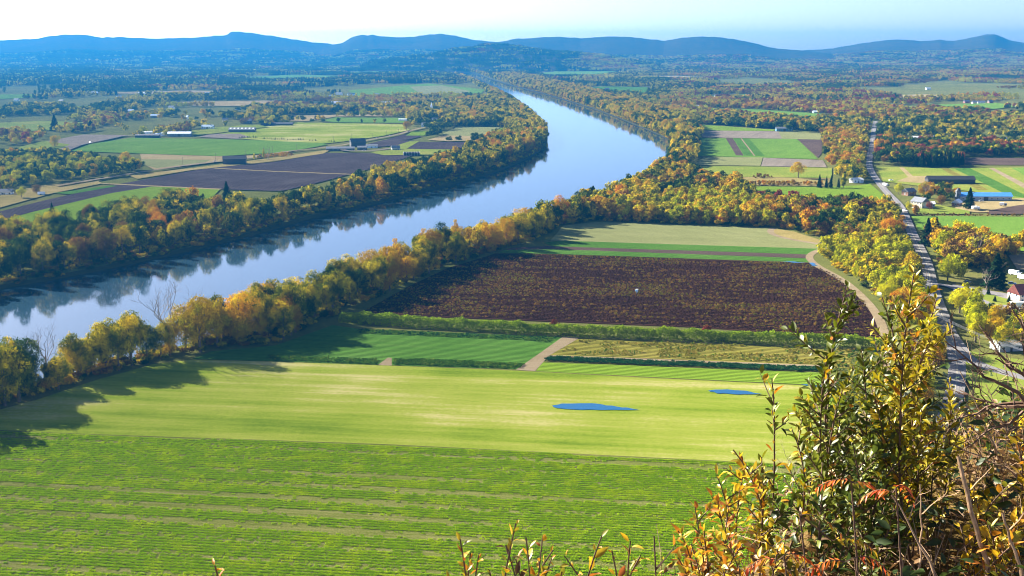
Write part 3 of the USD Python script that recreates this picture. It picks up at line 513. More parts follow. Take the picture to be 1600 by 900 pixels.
# near bank: a strip between river and fields, in stretches of different colour
EDGE = [(-120, 672), (-60, 654), (0, 636), (60, 620), (150, 590), (240, 566), (330, 547), (430, 537), (490, 506), (550, 481), (620, 451), (690, 419), (760, 397), (830, 377), (880, 352), (930, 345)]
def bank(u0, u1, spacing, hs, mix, seed, shapes=(.55, .3, .15)):
    us = np.linspace(u0, u1, 8); lo = np.interp(us, *np.array(NEAR[1:19]).T); hi = np.interp(us, *np.array(EDGE).T)
    plant([*zip(us, lo)] + [*zip(us[::-1], hi[::-1])], spacing, hs, mix, shapes, seed, zone='near')
bank(-110, 60, 7.6, (16, 25), dict(olive=6, green=2, gold=1), 1)
bank(60, 110, 9, (9, 17), dict(olive=6, green=2), 2)
bank(105, 165, 6.8, (16, 25), dict(olive=5, green=5, gold=1), 3)
bank(165, 235, 7.2, (17, 26), dict(gold=5, olive=4, green=2), 4)
bank(235, 280, 8.5, (14, 20), dict(olive=5, gold=2, green=2), 5)
bank(280, 345, 7.8, (19, 28), dict(gold=6, olive=3), 6)
bank(345, 420, 8, (16, 28), dict(olive=5, gold=3, orange=1, green=2), 7)
bank(420, 490, 8.4, (17, 28), dict(rust=2, orange=2, olive=4, green=2), 8)
bank(490, 560, 9, (17, 28), dict(green=4, olive=5, gold=1), 9)
bank(560, 690, 9, (15, 27), dict(gold=6, olive=4, orange=1), 10)
bank(690, 830, 9.5, (14, 25), dict(olive=6, gold=4, green=2), 11)
bank(830, 930, 10, (14, 24), dict(green=5, olive=5, gold=1, rust=1), 12)
# woods behind the sage field and down to the road
plant([(880, 352), (930, 346), (960, 347), (1010, 340), (1030, 315), (1000, 300), (1040, 275), (1035, 262), (990, 298), (920, 322), (860, 345)], 10, (15, 23), dict(green=6, olive=5, gold=3, orange=1, rust=1), (.6, .1, .3), 13, clear_all, zone='thicket')
plant([(945, 346), (1060, 350), (1200, 355), (1210, 335), (1160, 318), (1080, 312), (1030, 318), (1000, 335)], 7.0, (11, 18), dict(gold=5, lemon=4, olive=3), (.2, .8, 0), 14, clear_all, zone='thicket')
plant([(940, 346.5), (1212, 355.5), (1212, 351), (945, 342)], 6, (5, 9), dict(rust=4, orange=3, olive=2, gold=1), (.5, 0, .5), 15, clear_all, zone='thicket')
plant([(1035, 262), (1075, 262), (1090, 285), (1165, 300), (1175, 316), (1090, 312), (1040, 312), (1010, 300)], 10, (14, 20), dict(orange=3, rust=2, green=4, gold=3, olive=3), (.6, .1, .3), 16, clear_all, zone='bend')
plant([(1175, 318), (1230, 326), (1290, 330), (1340, 330), (1350, 345), (1300, 372), (1285, 372), (1240, 358), (1212, 352), (1205, 335)], 10, (14, 21), dict(green=7, rust=2, orange=2, red=1, olive=4, gold=2), (.7, .1, .2), 17, clear_all, zone='corner')
plant([(1300, 332), (1395, 330), (1410, 345), (1418, 375), (1380, 392), (1300, 385), (1295, 360)], 10, (11, 17), dict(orange=3, olive=4, rust=2, green=4), (.7, .1, .2), 18, clear_all, zone='corner')
plant([(1284, 392), (1330, 388), (1424, 392), (1438, 420), (1448, 455), (1440, 480), (1380, 478), (1345, 450), (1315, 428), (1290, 412)], 10, (11, 17), dict(lemon=7, olive=3, gold=2), (.6, 0, .4), 19, clear_all, zone='between')
plant([(1388, 495), (1440, 482), (1455, 520), (1478, 560), (1470, 640), (1400, 700), (1340, 740), (1300, 760), (1345, 690), (1390, 600), (1396, 540)], 9.5, (10, 16), dict(olive=4, orange=3, rust=2, lemon=4), (.6, 0, .4), 20, clear_all, zone='between')
plant([(1452, 380), (1490, 378), (1560, 392), (1640, 400), (1640, 410), (1580, 400), (1540, 425), (1475, 420), (1462, 400)], 8, (13, 19), dict(lemon=4, gold=3, rust=3, olive=2), (.7, 0, .3), 21, clear_all, zone='roadside')
plant([(1476, 425), (1505, 430), (1500, 452), (1535, 500), (1545, 540), (1510, 535), (1490, 500)], 7, (12, 18), dict(lemon=7, olive=3), (.4, .6, 0), 22, clear_all, zone='roadside')
plant([(1530, 500), (1640, 500), (1640, 560), (1590, 560), (1545, 545)], 11, (9, 15), dict(rust=4, olive=3, green=2, gold=3), (.6, 0, .4), 23, clear_all, zone='roadside')
plant([(1240, 760), (1330, 700), (1420, 720), (1500, 620), (1700, 640), (1700, 900), (1240, 1000)], 11, (8, 13), dict(olive=5, gold=3, rust=2, green=3), (.6, 0, .4), 24, clear_all, zone='foot')
plant([(1370, 222), (1420, 228), (1500, 228), (1640, 230), (1640, 246), (1510, 246), (1500, 258), (1440, 260), (1372, 258), (1366, 240)], 11, (12, 20), dict(rust=4, orange=2, red=2, green=7, olive=4), (.7, .1, .2), 25, clear_all, zone='farm')
plant([(1430, 258.5), (1505, 258), (1503, 261), (1430, 261.5)], 7, (13, 18), dict(pine=1), seed=26, zone='farm')
plant([(1284, 215), (1310, 205), (1358, 205), (1357, 240), (1350, 285), (1330, 290), (1300, 275), (1290, 252)], 11, (12, 19), dict(green=5, olive=5, orange=2, rust=2, gold=2), (.7, .1, .2), 27, clear_all, zone='lane')
plant([(1440, 318), (1448, 300), (1480, 298), (1500, 304), (1500, 312), (1470, 318)], 11, (8, 13), dict(rust=3, orange=2, green=3, olive=1), (.8, 0, .2), 28, clear_all, zone='farm')
plant([(1425, 336), (1530, 337), (1640, 338), (1640, 340), (1425, 338.5)], 4, (2, 3.2), dict(rust=3, orange=1), (.2, 0, .8), 29, zone='farm')
# right bank beyond the bend
plant([(1047, 252), (1050, 240), (1052, 224), (1042, 211), (1000, 193), (940, 170), (865, 147), (796, 129), (770, 119), (800, 117), (850, 126), (905, 142), (960, 158), (1020, 172), (1060, 184), (1092, 200), (1098, 230), (1080, 260), (1050, 262)], 11, (17, 24), dict(olive=6, gold=2, green=5, rust=1), (.6, .1, .3), 30, clear_all, zone='far right bank')
plant([(1060, 192), (1080, 187), (1200, 196), (1320, 202), (1320, 206), (1290, 206), (1210, 201.5), (1085, 192.5)], 9, (14, 20), dict(orange=3, green=5, gold=3, olive=3), (.5, .5, 0), 31, clear_all, zone='row')
plant([(1125, 289), (1170, 292), (1290, 291), (1290, 288.5), (1170, 287)], 5, (3, 6), dict(rust=4, orange=2, olive=2), (.2, 0, .8), 32, zone='scrub')
plant([(1172, 278), (1200, 276), (1208, 279), (1180, 281)], 5, (3, 6), dict(rust=4), (.2, 0, .8), 33, zone='scrub')
def shore_row(line, i0, i1, gap, hs, mix, seed, zone):
    p = np.array([spot(*q)[:2] for q in line[i0:i1]]); l = LineString(p); r = np.random.default_rng(seed); names = list(mix); w = np.array(list(mix.values()), float)
    for d in np.arange(0, l.length, gap):
        q = np.array(l.interpolate(d + r.normal(0, 1.5)).coords[0]); g = np.array(l.interpolate(min(d + 2, l.length)).coords[0]) - np.array(l.interpolate(max(d - 2, 0)).coords[0]); n = unit(np.array([g[1], -g[0]]))
        n = n if not river_area.contains(Point(q + n * 4)) else -n
        wood.append((*(q + n * r.uniform(.5, 4.0)), r.uniform(*hs), r.uniform(.75, 1.0), names[r.choice(len(names), p=w / w.sum())], SHAPES[r.choice(3)], zone))
shore_row(RIGHT_SHORE, 16, 26, 9, (14, 22), dict(olive=6, green=5, gold=2, rust=1), 34, 'far right bank')
shore_row(LEFT_SHORE, 13, 21, 9, (14, 21), dict(olive=5, green=5, gold=2, orange=1), 35, 'river point')
# far bank
LW = [(-120, 462), (-60, 456), (0, 444), (100, 426), (200, 406), (300, 384), (400, 359), (480, 337), (560, 319), (640, 299), (720, 279), (780, 261), (830, 239), (850, 224)]
LI = [(-120, 412), (-60, 398), (0, 383), (100, 369), (200, 346), (290, 331), (350, 330), (430, 333), (500, 317), (550, 303), (600, 282), (650, 269), (700, 258), (760, 229), (812, 209), (850, 203)]
def far_bank(u0, u1, spacing, hs, mix, seed, shapes=(.6, .15, .25)):
    us = np.linspace(u0, u1, 8); lo = np.interp(us, *np.array(LI).T); hi = np.interp(us, *np.array(LW).T)
    plant([*zip(us, lo)] + [*zip(us[::-1], hi[::-1])], spacing, hs, mix, shapes, seed, clear=clear_all, zone='far bank')
far_bank(-120, 100, 11.5, (14, 26), dict(green=8, olive=5, rust=2, gold=2), 41)
far_bank(100, 230, 11.5, (14, 27), dict(green=7, rust=2, olive=4, gold=2, orange=1), 42)
far_bank(230, 350, 11.5, (14, 25), dict(gold=2, green=4, olive=4, orange=2, rust=2), 43)
far_bank(350, 500, 11.5, (13, 24), dict(green=5, olive=7, gold=1), 44)
far_bank(500, 640, 11.5, (12, 24), dict(olive=6, gold=3, green=5, orange=1), 45)
far_bank(640, 760, 11, (17, 24), dict(olive=5, green=4, gold=2, rust=2), 46)
far_bank(760, 850, 11, (17, 24), dict(green=6, olive=5, orange=2, gold=2), 47)
plant([(810, 206), (853, 204), (838, 184), (812, 159), (780, 141), (752, 128), (735, 128), (760, 145), (770, 165), (700, 190), (690, 200), (784, 197)], 12, (15, 22), dict(green=7, olive=5, orange=1, gold=3), (.7, .1, .2), 48, clear_all, zone='river point')
plant([(650, 195), (700, 186), (770, 166), (760, 158), (680, 166), (560, 176), (400, 180), (380, 190), (460, 184), (640, 178)], 12, (14, 22), dict(green=6, olive=4, gold=2, orange=1), (.7, .1, .2), 49, clear_all, zone='village')
plant([(-80, 252), (0, 246), (60, 244), (130, 250), (220, 266), (228, 274), (170, 277), (120, 284), (50, 296), (0, 306), (-80, 325)], 12, (11, 17), dict(olive=5, green=5, lemon=3, gold=2), (.8, 0, .2), 50, clear_all, zone='left wood')
plant([(400, 249), (450, 246), (462, 243), (450, 240), (405, 245)], 5, (2, 5), dict(gold=3, orange=2, rust=2), (.3, 0, .7), 51, zone='barn')
for u, v, h in ((-40, 652, 27), (-78, 668, 28), (8, 634, 26), (-62, 660, 24), (30, 628, 24)): one(u, v, h, 'olive' if v % 3 else 'green', 'round', .85, zone='near')
# trees that stand out
one(1247, 279, 18, 'gold', 'wide', 1.15, label='lone golden yellow tree standing in the meadow above the scrub hedge')
one(1150, 307, 20, 'green', 'round', 1.1, label='big dark green round tree at the left end of the playing field')
for u, v, h, w, lb in ((1280, 294, 14, .9, 'broad dark conifer, leftmost of the conifer row behind the playing field'), (1291, 294, 12, .75, 'slim dark conifer second from left behind the playing field'), (1298, 294, 13, .75, 'slim dark conifer third from left behind the playing field'),
                       (1310, 294, 11, .8, 'dark conifer fourth from left behind the playing field'), (1346, 340, 15, 1.2, 'dark conifer left of the main road beside the burnt orange tree'), (1448, 384, 20, 1.2, 'tall dark spruce right of the main road, left of its pair'),
                       (1461, 380, 19, 1.1, 'tall dark spruce right of the main road, right of its pair'), (1555, 451, 21, 1.6, 'large broad pine beside the parking lot'), (1514, 327, 19, 1.3, 'dark pine in front of the blue roofed barn'),
                       (86, 205, 27, 1.5, 'tall dark pine clump standing alone in the far left meadow'), (142, 204, 18, 1.9, 'broad dark pine right of the tall pine clump at left'), (355, 322, 22, 1.2, 'dark conifer rising above the far bank wood by the ploughed field'),
                       (83, 350, 17, 1.0, 'small dark conifer tip in the wood on the far bank at left'), (1544, 462, 5, 1.3, 'small dark conifer, farthest of the three on the parking lot lawn'), (1554, 473, 4, 1.5, 'small round conifer, middle of the three on the parking lot lawn'),
                       (1576, 474, 5, 1.2, 'small pointed conifer beside the cream house'), (1390, 362, 11, 1.1, 'dark conifer right behind the burnt orange tree by the main road')):
    one(u, v, h, 'pine', 'pine', w, label=lb)
for u, v, h, t, s, w, lb in ((1430, 337, 10, 'orange', 'upright', 1.2, 'small burnt orange tree in front of the stone farmhouse'), (1471, 322, 11, 'rust', 'round', 1.0, 'rusty brown round tree right of the stone farmhouse'), (1442, 309, 16, 'orange', 'round', .9, 'burnt orange tree behind the stone farmhouse'),
                             (1404, 304, 11, 'lemon', 'wide', 1.1, 'yellow tree right of the main road behind the parked dark truck'), (1420, 331, 10, 'lemon', 'round', .7, 'small yellow tree left of the stone farmhouse'), (1553, 392, 11, 'orange', 'round', .9, 'burnt orange tree in front of the grey roofed shed'),
                             (1586, 400, 12, 'gold', 'round', 1.0, 'golden yellow tree right of the grey roofed shed'), (1390, 376, 18, 'orange', 'wide', 1.1, 'large burnt orange tree left beside the main road'), (1345, 372, 11, 'orange', 'wide', 1.5, 'broad low orange tree left of the large burnt orange one'),
                             (34, 310, 11, 'lemon', 'wide', 1.1, 'round yellow-green lawn tree at the left edge by the ploughed field'), (58, 304, 11, 'rust', 'round', 1.0, 'rusty brown lawn tree right of the yellow-green one'), (8, 299, 9, 'red', 'wide', 1.3, 'deep red tree beside the cottage at the left edge'),
                             (198, 264, 20, 'gold', 'wide', 1.0, 'tall golden tree at the right end of the left wood'), (209, 268, 15, 'lemon', 'wide', 1.2, 'lower yellow-green tree at the right end of the left wood'), (412, 250, 15, 'lemon', 'upright', .5, 'tall ivy clad column tree right of the dark gabled barn'),
                             (397, 251, 10, 'lemon', 'upright', .6, 'shorter ivy clad column tree right of the dark gabled barn'), (86, 231, 20, 'gold', 'round', .9, 'golden tree left of the curved country road'), (636, 206, 19, 'orange', 'wide', 1.0, 'burnt orange tree at the village end of the farm road'),
                             (672, 184, 14, 'red', 'round', 1.0, 'deep red tree among the village houses'), (1278, 183, 7, 'red', 'wide', 1.2, 'small round red tree, leftmost of three in the long pasture'), (1291, 183, 7, 'red', 'wide', 1.0, 'small round red tree, middle of three in the long pasture'),
                             (1303, 182, 6, 'red', 'wide', 1.0, 'small round red tree, rightmost of three in the long pasture'), (1452, 330, 9, 'red', 'wide', .8, 'dark red bush in front of the small gabled farm cottage'), (1318, 294, 13, 'olive', 'upright', 1.0, 'slim olive tree at the right end of the conifer row'),
                             (1318, 345, 14, 'orange', 'wide', 1.3, 'large orange tree at the corner of wood and playing field'), (1300, 350, 16, 'red', 'wide', 1.0, 'deep red tree behind the orange one at the wood corner'), (1400, 335, 10, 'olive', 'wide', 1.2, 'olive tree overhanging the left side of the main road')):
    if lb: one(u, v, h, t, s, w, label=lb)

W = np.array([(t[0], t[1], t[2], t[3]) for t in wood])
tu, tv, td = seen(np.column_stack([W[:, :2], np.zeros(len(W))]))
size = W[:, 2] * FOCAL / td
inview = (tu > -18) & (tu < 1618) & (tv - size < 880)
special = np.array([len(t[6]) > 18 for t in wood])
rank = np.where(inview & ~special & np.array([t[6] not in ('foot', 'scrub') and t[2] > 6.5 for t in wood]), size, 0)
chosen = np.zeros(len(wood), bool)
broad = np.array([t[5] != 'pine' for t in wood])
chosen[np.argsort(-np.where(broad, rank, 0))[:300 - int((special & broad).sum())]] = True
chosen[(~broad) & (rank > 0)] = True
chosen |= special
chosen &= (size > 3)
PLACES = [  # (zone, from column, to column, words)
    ('near', -99, 60, 'on near bank at the frame edge'), ('near', 60, 105, 'on near bank around the small leafless tree'), ('near', 105, 165, 'on near bank right of the small leafless tree'), ('near', 165, 240, 'on near bank beside the gap showing the river'),
    ('near', 240, 300, 'on near bank around the large leafless tree'), ('near', 300, 360, 'on near bank right of the large leafless tree'), ('near', 360, 430, 'on near bank left of the rusty crowns'), ('near', 430, 500, 'on near bank beside the vegetable field'),
    ('near', 500, 560, 'on near bank at the hedge end'), ('near', 560, 630, 'on near bank by the lower dark field'), ('near', 630, 700, 'on near bank by the middle dark field'), ('near', 700, 780, 'on near bank by the upper dark field'), ('near', 780, 990, 'on near bank left of the sage field'),
    ('thicket', -99, 930, 'where near bank meets the yellow thicket'), ('thicket', 930, 1010, 'in left third of the yellow thicket'), ('thicket', 1010, 1100, 'in middle of the yellow thicket'), ('thicket', 1100, 1300, 'in right third of the yellow thicket'),
    ('bend', -99, 1100, 'behind the yellow thicket at the river bend'), ('bend', 1100, 1300, 'behind the yellow thicket below the pasture'), ('corner', -99, 1250, 'above the yellow grass corner'), ('corner', 1250, 1320, 'in wood below the playing field'), ('corner', 1320, 1500, 'in wood left of the main road'),
    ('between', -99, 1345, 'beside bend of the long dirt track'), ('between', 1345, 1400, 'between long dirt track and main road'), ('between', 1400, 1500, 'left of the main road junction'), ('roadside', -99, 1500, 'right of main road below the spruces'), ('roadside', 1500, 1700, 'around the parking lot at right'),
    ('farm', -99, 1430, 'right of main road behind the farm field'), ('farm', 1430, 1510, 'behind the long dark barn field'), ('farm', 1510, 1700, 'in the far orange wood at right'), ('lane', -99, 1700, 'left of main road by the dark plot'),
    ('far right bank', -99, 1000, 'on right bank along the upper river'), ('far right bank', 1000, 1060, 'on right bank at the river bend'), ('far right bank', 1060, 1200, 'on right bank by the ploughed strip'), ('row', -99, 1700, 'in the tall row behind the lawn strip'),
    ('far bank', -99, 60, 'in far bank wood at the frame edge'), ('far bank', 60, 120, 'in far bank wood opposite the small leafless tree'), ('far bank', 120, 190, 'in far bank wood below the grass strip'), ('far bank', 190, 260, 'in far bank wood under the green strip end'), ('far bank', 260, 330, 'in far bank wood left of the conifer'),
    ('far bank', 330, 400, 'in far bank wood around the dark conifer'), ('far bank', 400, 480, 'in far bank wood by the ploughed field end'), ('far bank', 480, 560, 'on far bank below the low farm barns'), ('far bank', 560, 640, 'on far bank below the gabled farm barn'), ('far bank', 640, 720, 'on far bank below the quonset hut'),
    ('far bank', 720, 790, 'on far bank inside the river bend'), ('far bank', 790, 900, 'on tip of the river bend'), ('river point', -99, 1700, 'on far bank above the river bend'), ('village', -99, 1700, 'among the village houses by the river'), ('left wood', -99, 80, 'in left wood above the cottage'), ('left wood', 80, 300, 'in left wood by the farm road'), ('barn', -99, 900, 'beside the ivy clad column trees')]
NTH = 'first second third fourth fifth sixth seventh eighth ninth tenth eleventh twelfth thirteenth fourteenth fifteenth sixteenth seventeenth eighteenth nineteenth twentieth twenty-first twenty-second twenty-third twenty-fourth twenty-fifth'.split()
buckets = {}
for n in np.flatnonzero(chosen & ~special):
    t = wood[n]; place = next((w for z, a, b, w in PLACES if z == t[6] and a <= tu[n] < b), 'in the valley wood')
    buckets.setdefault((t[4], place), []).append(n)
say = {}
for (tone, place), ns in buckets.items():
    ns.sort(key=lambda n: tu[n])
    for k, n in enumerate(ns):
        say[n] = f'{TONES[tone][0]} tree {place}' + ('' if len(ns) == 1 else ', leftmost' if k == 0 else ', rightmost' if k == len(ns) - 1 else f', {NTH[min(k, 24)]} from left')
GROUPS = dict(near='trees along the near riverbank', thicket='trees of the yellow thicket', bend='trees at the river bend', corner='trees left of the main road', between='trees between dirt track and road', roadside='trees right of the main road', farm='trees around the farm', lane='trees along the lane', row='row of tall trees behind the fields')
for n in np.flatnonzero(chosen):
    x, y, h, wd, tone, shape, zone = wood[n]
    label = zone if special[n] else say[n]
    r = np.random.default_rng(n)
    thing('conifer_tree' if shape == 'pine' else 'broadleaf_tree', label, 'tree', (x, y, 0), r.uniform(0, 6.28), None if special[n] else GROUPS.get(zone, 'trees along the far bank' if 'bank' in zone or 'river' in zone else 'trees beyond the far bank'), (h / 10 * wd, h / 10 * wd, h / 10), tree_kind(tone, shape, 1))
# leafless trees
def bare_tree(u, v, h, seed, label, r=.3):
    t = thing('leafless_tree', label, 'tree', spot(u, v)); rg = np.random.default_rng(seed)
    tr, br = MB(), MB(); tr.tube([[0, 0, -.4], [.1, 0, h * .2], [.2, .1, h * .42]], [r * 1.2, r, r * .75], 7)
    for k in range(6):
        a = k * 1.05 + rg.uniform(-.3, .3); limbs(br, rg, np.array([.1, 0, h * (.2 + .035 * k)]), unit(np.array([math.cos(a) * .7, math.sin(a) * .7, 1.0])), h * rg.uniform(.42, .6), r * .62, 3, .7, .3)
    mesh('trunk', tr.get(), M_bare, t); mesh('branches', br.get(), M_bare, t)
bare_tree(72, 578, 15.5, 1, 'small leafless tree with a dark spreading crown on the near bank')
bare_tree(266, 551, 26, 2, 'large leafless tree rising from the near bank before the river', .4)
bare_tree(419, 250, 14, 3, 'thin leafless tree beside the ivy clad column trees')
bare_tree(1526, 412, 15, 4, 'brownish leafless tree between yellow trees and the broad pine')
bare_tree(1541, 452, 10, 5, 'low leafless tree left of the broad pine by the parking lot')
bare_tree(1447, 311, 13, 6, 'grey leafless tree behind the stone farmhouse')
bare_tree(1238, 762, 11, 7, 'grey leafless tree at the foot of the slope beside the dirt track', .2)
# the trees too many or too far to be told apart
rest = np.flatnonzero(~chosen & (size > 1.5) & (tu > -250) & (tu < 1850))
ORDER = [(t, s) for t in TONES for s in (['pine'] if t == 'pine' else SHAPES)]
def stuff_trees(name, label, items, seed):
    r = np.random.default_rng(seed); ks = {k: i for i, k in enumerate(sorted({(a[4], a[5]) for a in items}, key=ORDER.index))}
    pos = np.array([(a[0], a[1], 0) for a in items]); idx = [ks[(a[4], a[5])] for a in items]
    sc = np.array([(a[2] / 10 * a[3], a[2] / 10 * a[3], a[2] / 10) for a in items])
    instancer(name, [tree_kind(*k, 0) for k in ks], pos, idx, r.uniform(0, 6.28, len(items)), sc, label)
stuff_trees('woodland', 'dense autumn trees of the riverside and farm woods, too many to count', [wood[n] for n in rest], 60)
# far woodland: single trees to 2.7 km, patches of trees beyond
no_trees = unary_union([f.buffer(4.0) for f in fields] + [river_area.buffer(6.0)])
shapely.prepare(no_trees)
def scatter(y0, y1, spacing, seed, keep):
    r = np.random.default_rng(seed)
    gy = np.arange(y0, y1, spacing); out = []
    for y in gy:
        half = .47 * y + 120; x = np.arange(-half, half, spacing); out.append(np.column_stack([x, np.full(len(x), y)]))
    p = np.vstack(out); p = p + r.normal(size=p.shape) * spacing * .33
    p = p[~shapely.contains_xy(no_trees, p)]
    return p[keep(p, r)]
def cover(p, r):
    u, v, _ = seen(np.column_stack([p, np.zeros(len(p))]))
    f = meshkit.fbm(np.stack([p[:, 0] / 130, p[:, 1] / 190, 0 * p[:, 0]], -1), 3, 21)
    need = np.where(u > 1050, .36, .49)
    return (f > need + r.normal(0, .05, len(p))) & (v < 232)
p1 = scatter(1400, 2700, 11.5, 70, cover)
u1, v1, _ = seen(np.column_stack([p1, np.zeros(len(p1))]))
clear = shapely.contains_xy(area([(940, 345), (1440, 345), (1440, 225), (1360, 215), (1090, 195), (1040, 225), (1040, 262)]), p1) | shapely.contains_xy(area([(112, 237), (141, 224), (206, 214), (330, 211), (440, 196), (640, 193), (680, 240), (560, 245), (345, 262), (100, 300), (-100, 320), (-100, 280)]), p1)
p1 = p1[~clear]
def far_tone(p, r):
    u, v, _ = seen(np.column_stack([p, np.zeros(len(p))]))
    f = meshkit.fbm(np.stack([p[:, 0] / 260, p[:, 1] / 420, 0 * p[:, 0]], -1), 3, 31); c = .5 * r.random(len(p)) + .5 * np.clip((f - .5) * 2.2 + .5, 0, 1)
    t = np.where(c < .44, 1, np.where(c < .68, 0, np.where(c < .72, 2, np.where(c < .78, 3, np.where(c < .90, 5, np.where(c < .95, 4, 6))))))
    redder = (u > 1050) & (v < 190) & (r.random(len(p)) < .3); t = np.where(redder, np.where(r.random(len(p)) < .5, 5, np.where(r.random(len(p)) < .5, 6, 4)), t)
    darker = (u < 900) & (v < 150) & (r.random(len(p)) < .6); t = np.where(darker, np.where(r.random(len(p)) < .5, 7, 1), t)
    return t
r = np.random.default_rng(71); names = list(TONES)
t1 = far_tone(p1, r)
stuff_trees('valley_trees', 'mixed autumn trees among the far fields, too many to count', [(x, y, r.uniform(9, 18), r.uniform(.9, 1.25), names[t], 'pine' if names[t] == 'pine' else SHAPES[r.choice(3, p=(.6, .15, .25))], '') for (x, y), t in zip(p1, t1)], 72)
def patch(rg, tone, n=13, half=30.0):
    mb = MB()
    for k in range(n):
        x, y = rg.uniform(-half, half, 2); h = rg.uniform(9, 17)
        c = (conifer(rg, h, h * .26, 90, 2.6) if tone == 'pine' else crown(rg, h, h * .42, 130, 2.3, 'round', 8, .1)); mb.add(c[0] + [x, y, 0], c[1])
    return mb.get()
def patches(name, label, pts, z, seed):
    r = np.random.default_rng(seed); rg = np.random.default_rng(90); t = far_tone(pts, r)
    protos = [[('crowns', patch(rg, tone), M_tone[tone])] for tone in names]
    d = np.hypot(*pts.T); s = np.clip(d / 5500, 1, 2.2)
    instancer(name, protos, np.column_stack([pts, z]), t, r.uniform(0, 6.28, len(pts)), np.column_stack([s, s, r.uniform(.85, 1.25, len(pts))]), label)
def cover2(p, r):
    f = meshkit.fbm(np.stack([p[:, 0] / 420, p[:, 1] / 700, 0 * p[:, 0]], -1), 3, 41)
    return f > np.where(p[:, 1] > 4500, .34, .40) + r.normal(0, .03, len(p))
water_and_fields = unary_union([river_area] + [f for f in fields if f.centroid.y > 2300])
pf = np.vstack([scatter(2700, 6000, 40, 73, cover2), scatter(6000, 9300, 75, 74, cover2)])
for lo_, hi_, bf in ((0, 6000, 34), (6000, 99999, 62)):
    band = (pf[:, 1] >= lo_) & (pf[:, 1] < hi_); bad = np.zeros(len(pf), bool); bad[band] = shapely.contains_xy(water_and_fields.buffer(bf), pf[band]); pf = pf[~bad]
patches('far_forest', 'far autumn forest covering the plain up to the hills', pf, np.zeros(len(pf)), 75)
for kf, F in enumerate(feet[:4]):
    rf = np.random.default_rng(300 + kf); m, n = F.shape[:2]; c = 1500
    a, b = rf.uniform(0, m - 1.001, c), rf.uniform(0, n - 1.001, c); i, j = a.astype(int), b.astype(int); a, b = (a - i)[:, None], (b - j)[:, None]
    P = (F[i, j] * (1 - a) + F[i + 1, j] * a) * (1 - b) + (F[i, j + 1] * (1 - a) + F[i + 1, j + 1] * a) * b; P = P[P[:, 2] > -4]
    patches('foothill_forest', f'forest on the long foot slopes of the {("left", "twin-humped", "many-humped", "pointed right")[kf]} ridge', P[:, :2], np.maximum(P[:, 2] - 2, 0), 310 + kf)
hp = MIDHILL.reshape(-1, 3); hp = hp[hp[:, 2] > 2]; rr = np.random.default_rng(76)
from scipy.interpolate import LinearNDInterpolator
ip = LinearNDInterpolator(hp[:, :2], hp[:, 2]); b0, b1 = hp.min(0), hp.max(0)
ph = np.column_stack([rr.uniform(b0[0], b1[0], 1500), rr.uniform(b0[1], b1[1], 1500)]); zz = ip(ph); ok = np.isfinite(zz)
patches('hill_forest', 'mixed forest covering the low rounded hill', ph[ok], zz[ok] - 1.5, 77)

# ------------------------------------------------------------------ undergrowth, hedge, crops
def bush(rg, n, leaf, h=3.0, r=2.4): return crown(rg, h, r, n, leaf, 'wide', 9, .05)
rg = np.random.default_rng(100)
U_TONES = ['olive', 'green', 'rust', 'gold']
def undergrowth(name, label, polys, spacing, seed, hs=(.7, 1.5), tones=U_TONES, avoid=True):
    r = np.random.default_rng(seed); out = []
    for pts in polys:
        a = area(pts).difference(river_area.buffer(-1.8))
        if avoid: a = a.difference(clear_all)
        x0, y0, x1, y1 = a.bounds; n = int((x1 - x0) * (y1 - y0) / spacing ** 2)
        p = np.column_stack([r.uniform(x0, x1, n), r.uniform(y0, y1, n)]); out.append(p[shapely.contains_xy(a, p)])
    p = np.vstack(out); s = r.uniform(*hs, len(p))
    protos = [[('leaves', bush(rg, 420, .55), M_tone[t])] for t in tones]
    instancer(name, protos, np.column_stack([p, np.where(shapely.contains_xy(river_area, p), -1.3, -.1)]), r.integers(0, len(protos), len(p)), r.uniform(0, 6.28, len(p)), np.column_stack([s * r.uniform(.9, 1.4, len(p)), s, s]), label)
us = np.linspace(-110, 900, 40)
near_band = [*zip(us, np.interp(us, *np.array(NEAR[1:19]).T))] + [*zip(us[::-1], np.interp(us[::-1], *np.array(EDGE).T) + 1.5)]
us2 = np.linspace(-110, 850, 40); lwv = np.interp(us2, *np.array(LW).T)
far_edge = [*zip(us2, lwv + 5)] + [*zip(us2[::-1], lwv[::-1] - 9)]
undergrowth('riverside_undergrowth', 'leafy bushes growing under the trees along both riverbanks', [near_band, far_edge, [(1045, 252), (1046, 240), (1048, 228), (1038, 216), (996, 198), (936, 174.5), (860, 151), (796, 132.5), (800, 129), (870, 146), (945, 169), (1006, 190), (1050, 208), (1060, 224), (1060, 250)]], 4.2, 101)
undergrowth('thicket_undergrowth', 'bushes filling the ground under the thicket and road woods', [[(880, 352), (1212, 357), (1300, 385), (1290, 330), (1090, 300), (1000, 300)], [(1284, 392), (1424, 392), (1448, 455), (1470, 640), (1340, 740), (1396, 540)], [(1452, 384), (1640, 402), (1640, 420), (1470, 420)], [(1240, 760), (1420, 720), (1500, 620), (1700, 640), (1700, 900), (1240, 1000)]], 5.5, 102)

